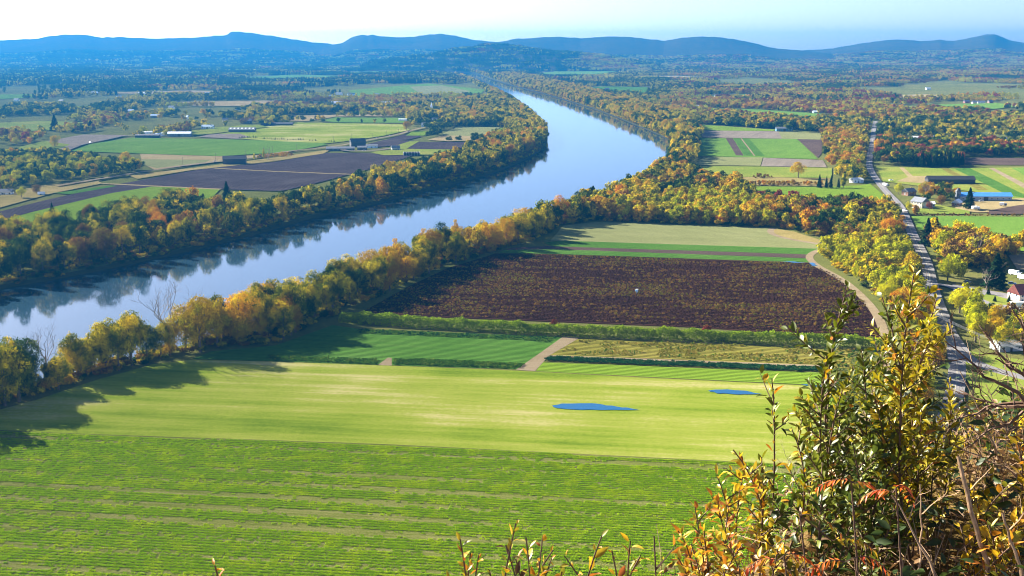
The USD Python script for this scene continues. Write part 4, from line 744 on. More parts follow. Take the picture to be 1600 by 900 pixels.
def row_hedge(name, label, pts, width, height, n, leaf, look_, seed, category='hedge'):
    r = np.random.default_rng(seed); line = LineString([spot(*p)[:2] for p in pts]); L = line.length
    s = r.uniform(0, L, n); ang = r.uniform(0, np.pi, n)
    c = np.array([line.interpolate(x).coords[0] for x in s]); d = np.array([line.interpolate(min(x + 1, L)).coords[0] for x in s]) - np.array([line.interpolate(max(x - 1, 0)).coords[0] for x in s]); d = unit(d)
    nrm = np.column_stack([-d[:, 1], d[:, 0]])
    lump = .75 + .5 * meshkit.fbm(np.column_stack([s / 4.5, ang * 0, ang * 0]), 3, seed)
    side = np.cos(ang) * width / 2 * lump; up = np.sin(ang) ** .6 * height * lump * r.uniform(.75, 1.02, n)
    p = np.column_stack([c + nrm * side[:, None], up])
    nn = unit(np.column_stack([nrm * np.cos(ang)[:, None], np.sin(ang) + .2]) + r.normal(size=(n, 3)) * .5)
    return tag(mesh(name, quads(p, nn, leaf * r.uniform(.6, 1.3, n), r), look_), label, category)
M_hedge = foliage('hedge_leaves', (0.16, 0.23, 0.008), (0.42, 0.48, 0.014), (0.22, 0.30, 0.012), clump=.25, hue=.01, trans=.1)
row_hedge('hedge', 'long bright green hedge along the near edge of the dark field', [(533, 503), (640, 510), (900, 524.5), (1100, 532), (1303, 541), (1380, 545)], 6.5, 5.6, 26000, .75, M_hedge, 110)
for u, v, lb in ((866, 522, 'red leaved bush in the hedge above the short dirt track'), (1106, 531, 'pinkish red bush in the right part of the hedge')):
    t = thing('red_bush', lb, 'bush', spot(u, v) + [0, 3.5, 0]); mesh('leaves', crown(rg, 6.8, 3.4, 900, .6, 'wide', 8, .05), M_tone['red'], t)
# crop plants standing in rows
def crop(name, label, pts, row, step, protos, weights, seed, head=None, hs=(.7, 1.2), keep=None):
    a = area(pts); r = np.random.default_rng(seed); h = ROWS2 if head is None else head
    c, s = math.cos(h), math.sin(h); q = np.array(a.exterior.coords); loc = np.column_stack([q[:, 0] * c + q[:, 1] * s, -q[:, 0] * s + q[:, 1] * c])
    gx, gy = np.meshgrid(np.arange(loc[:, 0].min(), loc[:, 0].max(), step), np.arange(loc[:, 1].min(), loc[:, 1].max(), row))
    x = gx.ravel() + r.normal(0, step * .3, gx.size); y = gy.ravel() + r.normal(0, row * .07, gx.size)
    p = np.column_stack([x * c - y * s, x * s + y * c]); p = p[shapely.contains_xy(a, p)]
    if keep is not None: p = p[keep(p, r)]
    k = weights(p, r) if callable(weights) else r.choice(len(protos), len(p), p=np.array(weights) / sum(weights))
    instancer(name, protos, np.column_stack([p, np.zeros(len(p))]), k, r.uniform(0, 6.28, len(p)) if head is None else head + np.pi * r.integers(0, 2, len(p)) + r.normal(0, .05, len(p)), r.uniform(*hs, len(p)), label)
def tuft(n, leaf, h, r_, tone_mat):
    return [('leaves', crown(rg, h, r_, n, leaf, 'wide', 6, .02), tone_mat)]
M_weed = foliage('weed_leaves', (0.16, 0.09, 0.018), (0.34, 0.20, 0.028), (0.22, 0.16, 0.025), clump=.5)
M_dead = foliage('dead_stalks', (0.030, 0.013, 0.007), (0.062, 0.028, 0.014), (0.10, 0.05, 0.02), clump=.5, trans=.1)
M_veg = foliage('vegetable_leaves', (0.05, 0.12, 0.012), (0.10, 0.19, 0.02), (0.12, 0.17, 0.02), clump=.5, hue=.01)
M_sprout = foliage('sprout_leaves', (0.20, 0.33, 0.002), (0.31, 0.43, 0.003), (0.28, 0.39, 0.003), clump=.12, hue=.006, trans=.15, vary=(1.12, .92))
def sprout(sd):
    q = np.random.default_rng(sd); n = 40; p = np.column_stack([q.uniform(-.6, .6, n), q.normal(0, .30, n), q.uniform(.04, .34, n)])
    return [('leaves', quads(p, unit(np.array([-.25, .15, 1.0]) + q.normal(size=(n, 3)) * .3), q.uniform(.22, .38, n), q, 1.3), M_sprout)]
M_kale = foliage('dark_crop_leaves', (0.015, 0.06, 0.02), (0.035, 0.10, 0.035), (0.03, 0.09, 0.03), clump=.5, hue=.01)
M_corn = foliage('stubble_leaves', (0.15, 0.15, 0.012), (0.28, 0.25, 0.03), (0.24, 0.18, 0.03), clump=.5, hue=.01)
def weed_mix(p, r):
    c, sn = math.cos(ROWS2), math.sin(ROWS2); x, y = p[:, 0] * c + p[:, 1] * sn, -p[:, 0] * sn + p[:, 1] * c
    f = .5 * meshkit.fbm(np.stack([x / 34, y / 26, 0 * x], -1), 3, 8) + .5 * meshkit.fbm(np.stack([x / 22, y / 3.2, 0 * x], -1), 2, 18); e = f + r.normal(0, .08, len(p))
    return np.where(e > .68, 2, np.where(e > .535, 1, 0))
DARK = [(566, 489), (640, 449), (700, 421), (778, 398), (860, 399), (1263, 413), (1308, 432), (1356, 480), (1370, 530), (1100, 512), (600, 491)]
def green_keep(p, r):
    c, sn = math.cos(ROWS), math.sin(ROWS); x, y = p[:, 0] * c + p[:, 1] * sn, -p[:, 0] * sn + p[:, 1] * c
    w = meshkit.fbm(np.stack([x / 90, y / 14, 0 * x], -1), 3, 17); g = np.sin(2 * np.pi * (y / 11.0 + .5 * meshkit.noise(np.stack([x / 140, y / 60, 0 * x], -1), 4)))
    return (g + 2.0 * (w - .5) + r.normal(0, .33, len(p)) < .66) & (r.random(len(p)) < .97)
GREEN = [(-60, 672), (100, 679), (600, 696), (1140, 723), (1288, 731), (1275, 930), (-60, 930)]
crop('green_crop', 'leafy rows of the bright green field nearest the lookout', GREEN, 1.75, .6, [sprout(1), sprout(2), sprout(3)], [1, 1, 1], 119, head=ROWS, hs=(.8, 1.2), keep=green_keep)
crop('withered_crop', 'rows of withered brown crop with orange weeds in the dark field', DARK, 3.2, 1.5, [tuft(26, .5, .8, .7, M_dead), tuft(36, .5, 1.0, .8, M_weed), tuft(36, .5, 1.1, .8, M_corn)], weed_mix, 120, hs=(.6, 1.25))
crop('vegetable_crop', 'rows of green vegetables between the hedge and the pale field', [(420, 556), (592, 563), (588, 570), (420, 563)], 1.6, .9, [tuft(40, .4, 1.1, .7, M_veg)], [1], 121)
crop('vegetable_crop', 'dark green crop rows left of the short dirt track', [(614, 561), (822, 569), (810, 576), (614, 570)], 1.6, .9, [tuft(40, .4, 1.1, .7, M_veg)], [1], 122)
crop('vegetable_crop', 'dark leafy rows right below the long hedge', [(560, 515), (870, 528), (862, 535), (560, 521)], 2.0, 1.0, [tuft(40, .4, .9, .7, M_kale), tuft(40, .4, .9, .7, M_veg)], [1, 1.5], 123)
crop('dark_crop_row', 'narrow dark green crop row between brown strip and lime strip', [(858, 558), (1290, 575.5), (1290, 582), (850, 565)], 1.5, .9, [tuft(40, .45, 1.1, .75, M_kale)], [1], 124)
crop('stubble_crop', 'ragged yellow-green plants of the stubble field', [(910, 531), (1325, 547), (1325, 573), (1290, 571), (868, 553)], 2.4, 1.2, [tuft(26, .45, .9, .8, M_corn), tuft(26, .45, .8, .8, M_veg)], [4, 1], 125, hs=(.5, 1.2), keep=lambda p, r: meshkit.fbm(np.stack([p[:, 0] / 9, p[:, 1] / 7, 0 * p[:, 0]], -1), 3, 4) > .45)
crop('roadside_weeds', 'tall dry weeds on the verge between dirt track and hedge end', [(1290, 545), (1370, 548), (1370, 600), (1330, 650), (1290, 640)], 3, 2.2, [tuft(40, .45, 1.0, .9, M_corn), tuft(40, .45, .9, .9, M_veg)], [1, 1], 126, hs=(.5, 1.4))
# the row of small planted shrubs on the pale field
sp = '/World/tree_kinds/small_shrub'; UsdGeom.Xform.Define(stage, sp)
usdkit.mesh(stage, sp + '/stem', MB().tube([[0, 0, -.2], [0, 0, 2.0]], [.12, .05]).get(), M_bark); usdkit.mesh(stage, sp + '/leaves', conifer(rg, 3.4, 1.2, 220, .5), M_tone['pine'])
r = np.random.default_rng(130); k = 0
for ck, (u0, u1, v, n) in enumerate(((374, 401, 216.3, 10), (411, 421, 218, 4), (425, 446, 219, 8), (450, 473, 219.8, 8), (484, 493, 221.3, 3), (514, 522, 222.5, 3))):
    for q, u in enumerate(np.linspace(u0, u1, n)):
        thing('small_shrub', f'small dark shrub, {NTH[q]} from left in the {NTH[ck]} clump of the planted row', 'shrub', spot(u + r.normal(0, .5), v + r.normal(0, .12)), r.uniform(0, 6), 'row of small shrubs on the pale field', r.uniform(.8, 1.25), sp); k += 1

# ------------------------------------------------------------------ buildings
PAINT = {'white': (0.75, 0.75, 0.72), 'cream': (0.62, 0.52, 0.36), 'grey': (0.3, 0.31, 0.32), 'black': (0.022, 0.024, 0.03), 'tar': (0.035, 0.035, 0.04), 'red_roof': (0.16, 0.045, 0.035), 'blue_roof': (0.07, 0.26, 0.62), 'pale_roof': (0.62, 0.66, 0.72), 'slate': (0.12, 0.13, 0.15), 'stone': (0.42, 0.36, 0.27),
         'barn_wood': (0.06, 0.06, 0.065), 'teal': (0.06, 0.16, 0.24), 'brown': (0.16, 0.085, 0.05), 'pale_blue': (0.45, 0.56, 0.66), 'steel': (0.4, 0.42, 0.44), 'window_glass': (0.03, 0.04, 0.055), 'door_dark': (0.05, 0.04, 0.035), 'film': (0.72, 0.76, 0.8), 'rubber': (0.02, 0.02, 0.02), 'car_red': (0.4, 0.04, 0.03), 'toilet_blue': (0.10, 0.28, 0.5)}
M_p = {k: plain('paint_' + k, c, .35 if k in ('window_glass',) else .55, scale=.6) for k, c in PAINT.items()}
def prism(profile, x0, x1):
    p = np.array(profile, float); n = len(p)
    v = np.vstack([np.column_stack([np.full(n, x), p]) for x in (x0, x1)])
    f = [[i, (i + 1) % n, n + (i + 1) % n] for i in range(n)] + [[i, n + (i + 1) % n, n + i] for i in range(n)] + [[0, i + 1, i] for i in range(1, n - 1)] + [[n, n + i, n + i + 1] for i in range(1, n - 1)]
    return v, np.array(f)
def slab(profile, t, x0, x1):
    """An open line of (y, z) points with a thickness, drawn out along x."""
    p = np.array(profile, float); return prism(np.vstack([p, p[::-1] + [0, t]]), x0, x1)
def gabled(name, label, category, u, v, size, rise, rot, wall, roof, floors=1, windows=(3, 1), door='front', group=None, chimney=False, over=.4, bands=0, lantern=False):
    """A building whose ridge runs along its own x: size = length, depth, eaves height."""
    L, D, H = size; t = thing(name, label, category, spot(u, v), rot, group)
    mesh('wall', prism([(-D / 2, -.3), (D / 2, -.3), (D / 2, H), (0, H + rise), (-D / 2, H)], -L / 2, L / 2), M_p[wall], t)
    e = over; k = rise / (D / 2)
    rf = mesh('roof', slab([(-D / 2 - e, H - k * e + .03), (0, H + rise + .03), (D / 2 + e, H - k * e + .03)], .22, -L / 2 - e, L / 2 + e), M_p[roof], t)
    if chimney:
        mesh('chimney', MB().box((L * .22 - .4, -.4, H + rise * .5), (L * .22 + .4, .4, H + rise + 1.1)).get(), M_p['brown'], rf)
    if bands:
        for i in range(bands):
            x = -L / 2 + L * (i + .5) / bands
            z0, z1 = H + rise * .25 + .28, H + rise * .8 + .28
            y0, y1 = -D / 2 * .75, -D / 2 * .2
            mesh('skylight', (np.array([[x - L * .2 / bands, y0, z0], [x + L * .2 / bands, y0, z0], [x + L * .2 / bands, y1, z1], [x - L * .2 / bands, y1, z1]]), np.array([[0, 1, 2, 3]])), M_p['pale_roof'], rf)
    nw, nf = windows[0], floors
    for fl in range(nf):
        for i in range(nw):
            x = -L / 2 + L * (i + .5) / nw; z = H * (fl + .35) / nf
            if door == 'front' and fl == 0 and i == nw // 2: continue
            w = min(1.2, L / nw * .5)
            fr = mesh('window', MB().box((x - w / 2 - .12, -D / 2 - .06, z), (x + w / 2 + .12, -D / 2 + .02, z + 1.5)).get(), M_p['white' if wall not in ('white', 'black', 'tar', 'barn_wood') else 'steel'], t)
            mesh('pane', MB().box((x - w / 2, -D / 2 - .09, z + .12), (x + w / 2, -D / 2 - .05, z + 1.38)).get(), M_p['window_glass'], fr)
    if windows[1]:
        for s in (-1, 1):
            for fl in range(nf):
                for i in range(windows[1]):
                    y = -D / 2 + D * (i + .5) / windows[1]; z = H * (fl + .35) / nf
                    fr = mesh('window', MB().box((s * L / 2 - .06, y - .65, z), (s * L / 2 + .06, y + .65, z + 1.6)).get(), M_p['white' if wall != 'white' else 'steel'], t)
                    mesh('pane', MB().box((s * L / 2 - .09, y - .5, z + .12), (s * L / 2 + .09, y + .5, z + 1.45)).get(), M_p['window_glass'], fr)
    if door == 'front':
        mesh('door', MB().box((-.6 if L < 20 else -2, -D / 2 - .08, -.2), (.6 if L < 20 else 2, -D / 2 + .02, 2.2 if L < 20 else min(H * .85, 3.8))).get(), M_p['door_dark'], t)
    if door == 'gable':
        mesh('door', MB().box((-L / 2 - .08, -2, -.2), (-L / 2 + .02, 2, min(H * .85, 4))).get(), M_p['door_dark'], t)
    return t
def arched(name, label, category, u, v, L, R, rot, skin, group=None, high=1.0):
    t = thing(name, label, category, spot(u, v), rot, group); a = np.linspace(0, np.pi, 15)
    pr = np.column_stack([np.cos(a) * R, np.sin(a) * R * high]); mesh('roof', slab(pr, .12, -L / 2, L / 2), M_p[skin], t)
    for s in (-1, 1): mesh('end_wall', prism(np.vstack([pr[:, :] * .985]), s * L / 2 - (.2 if s > 0 else 0), s * L / 2 + (0 if s > 0 else .2)), M_p['slate' if skin != 'film' else 'pale_blue'], t)
    for x in np.linspace(-L / 2, L / 2, 7): mesh('hoop', MB().tube(np.column_stack([np.full(15, x), pr * 1.012 + [0, .13]]), .09, 4).get(), M_p['steel'], t)
    mesh('door', MB().box((-L / 2 - .06, -1.2, 0), (-L / 2 + .02, 1.2, min(R * high * .75, 3))).get(), M_p['door_dark'], t)
gabled('barn', 'black gabled barn standing alone beside the farm road', 'barn', 367, 257, (27, 11, 7), 3.4, .12, 'black', 'tar', 1, (0, 0), 'gable')
gabled('barn', 'black gabled barn towering over the low farm sheds', 'barn', 559, 229, (21, 11, 7.5), 4, .35, 'black', 'tar', 1, (0, 0), 'gable')
gabled('shed', 'long low shed with a dark roof left of the gabled farm barn', 'shed', 532, 235.5, (38, 9, 3.4), 2, .12, 'barn_wood', 'slate', 1, (6, 0), 'front')
gabled('shed', 'low blue grey shed in front of the gabled farm barn', 'shed', 566, 234, (13, 8, 3.4), 1.8, .1, 'barn_wood', 'slate', 1, (3, 0), 'front')
gabled('shed', 'pale roofed shed right of the gabled farm barn', 'shed', 581, 231, (16, 8, 3.2), 1.8, .1, 'pale_blue', 'slate', 1, (3, 0), 'front')
gabled('house', 'small blue grey house with trees right of the farm barns', 'house', 618, 235, (11, 8, 3.6), 3, .3, 'grey', 'slate', 1, (3, 1), 'front', chimney=True)
arched('quonset_hut', 'dark round roofed hut on the lawn above the far bank trees', 'hut', 643, 243.5, 21, 5.2, .15, 'black')
gabled('barn', 'long black barn in front of the white hoop greenhouses', 'barn', 231, 215.5, (37, 9, 4.2), 1.2, .02, 'black', 'tar', 1, (0, 0), 'front')
for u, v, lb in ((221, 211, 'leftmost white hoop greenhouse behind the long black barn'), (230, 210.5, 'middle white hoop greenhouse behind the long black barn'), (249, 212.5, 'rightmost white hoop greenhouse beside the grey barn')): arched('greenhouse', lb, 'greenhouse', u, v, 24, 5.0, 1.25, 'film')
gabled('barn', 'long grey barn with a pale roof right of the greenhouses', 'barn', 281, 213, (36, 11, 4.6), 2.6, .02, 'slate', 'pale_roof', 1, (8, 1), 'front')
gabled('barn', 'long dark barn with skylights above the row of shrubs', 'barn', 379, 207, (43, 12, 5), 3.2, .0, 'barn_wood', 'slate', 1, (0, 1), 'front', bands=7)
gabled('barn', 'very long low black barn in the pale field', 'barn', 433, 196.5, (56, 9, 4), 1.6, .0, 'black', 'tar', 1, (0, 0), 'front')
gabled('house', 'white house with blue shutters left of the skylight barn', 'house', 325, 202.5, (20, 9, 5), 3, .0, 'white', 'pale_blue', 2, (5, 1), 'front', chimney=True)
gabled('barn', 'dark small barn behind the skylight barn', 'barn', 385, 193, (19, 11, 5), 3.6, .1, 'barn_wood', 'slate', 1, (3, 1), 'front')
gabled('house', 'white cottage at the left edge beside the deep red tree', 'house', 9, 304.5, (13, 8, 3), 2.6, .1, 'white', 'slate', 1, (4, 1), 'front', chimney=True)
gabled('shed', 'small pale blue shed under the rusty brown lawn tree', 'shed', 65, 305.5, (5.5, 4, 2.2), 1.2, .1, 'pale_blue', 'pale_roof', 1, (0, 0), 'front')
gabled('barn', 'teal blue barn at the end of the tall tree row', 'barn', 1225, 205, (27, 9, 4.8), 2.2, -.02, 'teal', 'slate', 1, (6, 1), 'front')
gabled('barn', 'very long black barn in the striped farm field', 'barn', 1484, 287, (48, 11, 5), 3, -.03, 'black', 'tar', 1, (0, 0), 'gable')
gabled('barn', 'long barn with a bright blue roof beside the sandy yard', 'barn', 1537, 313, (47, 11, 4.6), 2.6, -.03, 'grey', 'blue_roof', 1, (9, 1), 'front', over=.8)
t = thing('silo', 'dark silo with a pointed roof at the left end of the blue roofed barn', 'silo', spot(1496, 313.5)); mesh('wall', (lambda m: (np.array(m.vertices) + [0, 0, 4.2], m.faces))(trimesh.creation.cylinder(2.6, 9, sections=8)), M_p['slate'], t)
mesh('roof', (lambda m: (np.array(m.vertices) + [0, 0, 8.72], m.faces))(trimesh.creation.cone(3.0, 3.4, sections=8)), M_p['tar'], t); mesh('window', MB().box((-.6, -2.55, 5.2), (.6, -2.35, 6.6)).get(), M_p['window_glass'], t)
gabled('farmhouse', 'stone coloured two-storey farmhouse beside the main road', 'house', 1437, 325, (12, 10, 6), 3.4, -1.0, 'stone', 'slate', 2, (4, 2), 'front', chimney=True)
gabled('farmhouse_annex', 'low annex with a pale roof right of the stone farmhouse', 'annex', 1451, 324, (9, 7, 3.6), 1.6, -.1, 'stone', 'pale_roof', 1, (3, 1), 'front')
gabled('farm_cottage', 'small gabled cottage with a pale roof beside the farm pine', 'house', 1495, 321.5, (10, 6.5, 3.2), 2.6, .95, 'brown', 'pale_roof', 1, (2, 1), 'front')
gabled('house', 'red brown house with a light porch behind the orange farm tree', 'house', 1420, 305, (11, 8, 4), 2.6, .5, 'brown', 'slate', 2, (3, 1), 'front', chimney=True)
gabled('garage_shed', 'white gabled shed with a grey roof on the bright lawn', 'shed', 1550, 385, (13, 10, 4.6), 3, .75, 'white', 'pale_roof', 1, (3, 1), 'gable')
gabled('house', 'cream house with a dark red roof beside the parking lot', 'house', 1602, 470, (16, 10, 5), 4.6, .25, 'cream', 'red_roof', 2, (4, 2), 'front', chimney=True)
gabled('house', 'grey roofed house half hidden by branches at the lower right', 'house', 1572, 546, (12, 8, 2.8), 1.8, .2, 'grey', 'steel', 1, (3, 1), 'front')
gabled('shop', 'white flat shed left of its pair behind the red trees', 'shed', 1434, 219, (16, 9, 4.5), 1.6, 0, 'grey', 'pale_roof', 1, (4, 1), 'front')
gabled('shop', 'long white shed right of its pair behind the red trees', 'shed', 1463, 218, (23, 9, 4.5), 1.6, 0, 'white', 'pale_roof', 1, (5, 1), 'front')
gabled('bungalow', 'white roofed bungalow left of the main road beside conifers', 'house', 1338, 285, (12, 8, 3), 1.8, .35, 'white', 'pale_roof', 1, (3, 1), 'front')
for k, (u, v, L, wall, roof, lb) in enumerate(((1353, 189, 16, 'white', 'slate', 'white house left of the far end of the main road'), (1399, 190, 12, 'grey', 'slate', 'grey house right of the far end of the main road'), (1388, 206, 12, 'pale_blue', 'slate', 'pale blue house right of the road among trees'), (1344, 202, 11, 'slate', 'tar', 'dark house left of the road bend'),
        (1337, 217, 13, 'pale_blue', 'slate', 'pale blue house behind the dark brown plot'), (1510, 161, 16, 'red_roof', 'slate', 'dark red house, leftmost of the far right group'), (1522, 162, 12, 'cream', 'slate', 'cream house second in the far right group'), (1533, 162, 20, 'white', 'slate', 'long white house in the far right group'),
        (1547, 161, 14, 'brown', 'slate', 'brown house, rightmost of the far right group'), (1530, 155, 18, 'white', 'pale_roof', 'white house behind the far right group'), (1594, 166, 24, 'white', 'red_roof', 'white house at the far right edge among dark trees'), (1590, 200, 40, 'pale_blue', 'blue_roof', 'long blue roofed building at the right edge'),
        (1089, 169, 18, 'white', 'pale_roof', 'white round-ended shed above the row of orange trees'), (1071, 168, 18, 'brown', 'tar', 'brown house left of the white shed on the right bank'), (1278, 178, 26, 'grey', 'pale_blue', 'long blue building behind the three red trees'), (1320, 182, 20, 'brown', 'slate', 'brown house at the right end of the long pasture'),
        (324, 148, 36, 'slate', 'pale_roof', 'white roofed house among the left woods'), (144, 147, 40, 'white', 'pale_roof', 'long white building in the far left woods'), (220, 148, 30, 'white', 'pale_roof', 'white building left of the far tan strip'), (156, 166, 26, 'slate', 'pale_blue', 'blue roofed house in the left lawns'), (135, 172, 22, 'grey', 'slate', 'grey house under the round orange tree'),
        (243, 184, 22, 'slate', 'pale_blue', 'pale blue roof among dense left trees'), (516, 153, 26, 'slate', 'teal', 'dark barn of the far hamlet above the tan strip'), (530, 148, 24, 'white', 'slate', 'white house of the far hamlet'), (549, 149, 26, 'pale_blue', 'teal', 'blue barn right of the far hamlet'), (528, 163, 42, 'white', 'pale_roof', 'long white shed below the far hamlet'),
        (602, 163, 26, 'grey', 'pale_roof', 'pale roofed shed among trees left of the village'), (648, 172, 14, 'white', 'slate', 'white house at the top of the village'), (660, 190, 13, 'grey', 'slate', 'grey house in the middle of the village'), (679, 190, 12, 'white', 'slate', 'white gabled house right in the village'), (664, 198, 14, 'pale_blue', 'slate', 'pale blue house nearest the farm road in the village'),
        (948, 141, 20, 'brown', 'slate', 'brown house in the far right bank fields'), (1026, 160, 18, 'white', 'slate', 'white house behind the upper right bank trees'), *HAMLETS)):
    gabled('house', lb, 'house', u, v, (L * .8, 9, 4.2), 2.8, (k * .37) % .5 - .2, wall, roof, 1, (3, 1), 'front')
arched('greenhouse', 'white plastic tunnel beside the burnt orange village tree', 'greenhouse', 630, 189, 18, 4.2, .1, 'film')
t = gabled('church', 'white village church with a tall pointed steeple', 'church', 676, 176, (18, 10, 6), 4, 1.3, 'white', 'slate', 1, (4, 1), 'gable')
st = mesh('steeple', MB().box((-8.8, -2, 0), (-4.8, 2, 14)).get(), M_p['white'], t); mesh('spire', (lambda m: (np.array(m.vertices) + [-6.8, 0, 14], m.faces))(trimesh.creation.cone(2.2, 9, sections=8)), M_p['pale_roof'], st)
t = thing('portable_toilet', 'blue portable toilet with a white roof in the dark field', 'toilet', spot(995, 458), .2)
mesh('wall', MB().box((-.6, -.6, 0), (.6, .6, 2.1)).get(), M_p['toilet_blue'], t); mesh('roof', slab([(-.68, 2.1), (0, 2.42), (.68, 2.1)], .1, -.68, .68), M_p['white'], t); mesh('door', MB().box((-.45, -.64, .15), (.45, -.61, 1.95)).get(), M_p['pale_blue'], t)

# ------------------------------------------------------------------ vehicles
M_car = {c: look('car_' + c, {'p': ('principled_bsdf', dict(base_color=v, roughness=.3, coat_weight=.6))}, [], 'p.BSDF') for c, v in dict(white=(.75, .75, .75), dark=(.03, .035, .045), silver=(.4, .42, .45), red=(.35, .03, .03), blue=(.05, .1, .25)).items()}
def wheels(t, xs, w, r=.34):
    for x in xs:
        for s in (-1, 1):
            m = trimesh.creation.cylinder(r, .24, sections=12); v = np.array(m.vertices)[:, [0, 2, 1]] + [x, s * (w / 2 - .1), r]
            wh = mesh('wheel', (v, m.faces[:, ::-1]), M_p['rubber'], t)
            m = trimesh.creation.cylinder(r * .6, .27, sections=8); mesh('rim', (np.array(m.vertices)[:, [0, 2, 1]] + [x, s * (w / 2 - .1), r], m.faces[:, ::-1]), M_p['steel'], wh)
def car(u, v, rot, colour, label, z=0.0):
    t = thing('car', label, 'car', spot(u, v) + [0, 0, LEVEL[0] * .6], rot)
    mesh('body', prism([(-.88, .3), (.88, .3), (.9, .75), (.8, .92), (-.8, .92), (-.9, .75)], -2.2, 2.2), M_car[colour], t)
    cab = trimesh.convex.convex_hull(np.array([[x, y, z] for x, y, z in [(-1.7, .78, .9), (1.0, .78, .9), (-1.2, .62, 1.45), (.35, .62, 1.45)] for y in (y, -y)]))
    mesh('windows', cab, M_p['window_glass'], t); mesh('roof', MB().box((-1.15, -.6, 1.44), (.3, .6, 1.49)).get(), M_car[colour], t)
    for s in (-1, 1): mesh('headlight', MB().box((2.18, s * .6 - .18, .62), (2.23, s * .6 + .18, .78)).get(), M_p['pale_roof'], t)
    wheels(t, (-1.35, 1.35), 1.75)
def truck(u, v, rot, L, H, label, name='box_truck', cab='white'):
    t = thing(name, label, 'truck', spot(u, v) + [0, 0, LEVEL[0] * .6], rot)
    mesh('cargo_box', MB().box((-L / 2, -1.2, 1.0), (L / 2 - 2.3, 1.2, H)).get(), M_p['white'], t)
    c = mesh('cab', prism([(-1.1, .5), (1.1, .5), (1.1, 1.6), (.95, 2.4), (-.95, 2.4), (-1.1, 1.6)], L / 2 - 2.1, L / 2), M_car[cab], t)
    mesh('windscreen', MB().box((L / 2 - .5, -.9, 1.55), (L / 2 + .03, .9, 2.25)).get(), M_p['window_glass'], c)
    mesh('chassis', MB().box((-L / 2, -.5, .6), (L / 2 - .4, .5, .95)).get(), M_p['rubber'], t)
    wheels(t, (-L / 2 + 1.2, -L / 2 + 2.3, L / 2 - 1.2) if L > 9 else (-L / 2 + 1.4, L / 2 - 1.2), 2.3, .48)
car(336, 254.5, .25, 'dark', 'dark car on the farm road left of the black gabled barn'); car(142, 224.5, .8, 'white', 'white car on the curved country road'); car(589, 217.5, .9, 'dark', 'dark car on the farm road right of the gabled barn'); car(610, 214, .9, 'silver', 'silver car on the farm road nearer the village')
car(638, 207.5, 1.0, 'dark', 'dark car on the farm road beside the burnt orange tree'); car(569, 237.5, .2, 'white', 'white car in the low farm barn yard'); car(1414, 332, -1.05, 'white', 'white car driving on the main road below the farm')
car(1511, 445, -.2, 'dark', 'dark car parked in tree shade above the parking lot'); car(1581, 447.5, -.3, 'blue', 'blue car parked behind the cream house'); car(1533, 317, .1, 'silver', 'silver car parked before the blue roofed barn'); car(1551, 314, .2, 'dark', 'dark car parked before the blue roofed barn'); car(1392, 284, .2, 'white', 'white car at the side of the main road by the farm field')
truck(1384, 293, -1.1, 7.5, 3.1, 'dark truck with white box on the main road by the farm field', cab='dark'); truck(1586, 434, -1.0, 8, 3.3, 'white box truck parked in the yard behind the cream house'); truck(1599, 441, -1.0, 7, 3.2, 'white box truck at the right edge above the cream house')
truck(1596, 486, .0, 13, 3.9, 'long white semi-trailer in front of the cream house', 'semi_trailer'); truck(1524, 329.5, .3, 7, 3, 'white flat truck on the sandy farm yard'); truck(1567, 324, -.4, 6, 2.8, 'white and dark loader on the sandy yard', 'loader', 'dark')

# ------------------------------------------------------------------ poles and wires
M_pole = plain('pole_wood', (0.17, 0.13, 0.10), .9)
pp = '/World/tree_kinds/utility_pole'; UsdGeom.Xform.Define(stage, pp)
usdkit.mesh(stage, pp + '/post', MB().tube([[0, 0, -.5], [0, 0, 10.5]], [.2, .14], 7).get(), M_pole); usdkit.mesh(stage, pp + '/crossarm', MB().box((-1.2, -.07, 9.5), (1.2, .07, 9.68)).get(), M_pole)
usdkit.mesh(stage, pp + '/insulator', MB().box((-1.1, -.05, 9.68), (-1.0, .05, 9.9)).box((1.0, -.05, 9.68), (1.1, .05, 9.9)).get(), M_p['steel'])
POLES = [(286, 259.5), (337, 252.5), (384, 247.5), (426, 241), (464, 236.5), (521, 224), (550, 220), (582, 219), (604, 214), (623, 211)]
for k, (u, v) in enumerate(POLES):
    thing('utility_pole', f'wooden utility pole beside the farm road, {"leftmost" if k == 0 else "rightmost" if k == 9 else NTH[k] + " from left"} of the line', 'utility pole', spot(u, v), .3, 'utility poles along the farm road', ref=pp)
MAIN = [(1446, 452, 'wooden utility pole left of the main road among yellow bushes'), (1461, 522, 'wooden utility pole left of the main road near the junction'), (1630, 592, 'wooden utility pole right of the side road'), (1508, 500, 'thin wooden pole beside the lime coloured roadside trees'), (1367, 366, 'pole with a lamp arm between the orange trees')]
tops = []
for u, v, lb in MAIN:
    thing('utility_pole', lb, 'utility pole', spot(u, v), .4, ref=pp); tops.append(spot(u, v) + [0, 0, 9.9])
def sag(a, b, drop, n=14):
    s = np.linspace(0, 1, n)[:, None]; p = a * (1 - s) + b * s; p[:, 2] -= (4 * s * (1 - s))[:, 0] * drop; return p
for i, (a, b) in enumerate(((0, 1), (1, 2))):
    t = thing('power_line', ('overhead wires between the two poles left of the main road', 'overhead wires sagging across the main road to the right')[i], 'power line')
    for o in (-1.05, 0, 1.05): mesh('wire', MB().tube(sag(tops[a] + [o, 0, 0], tops[b] + [o, 0, 0], 1.6), .03, 4).get(), M_p['slate'], t)

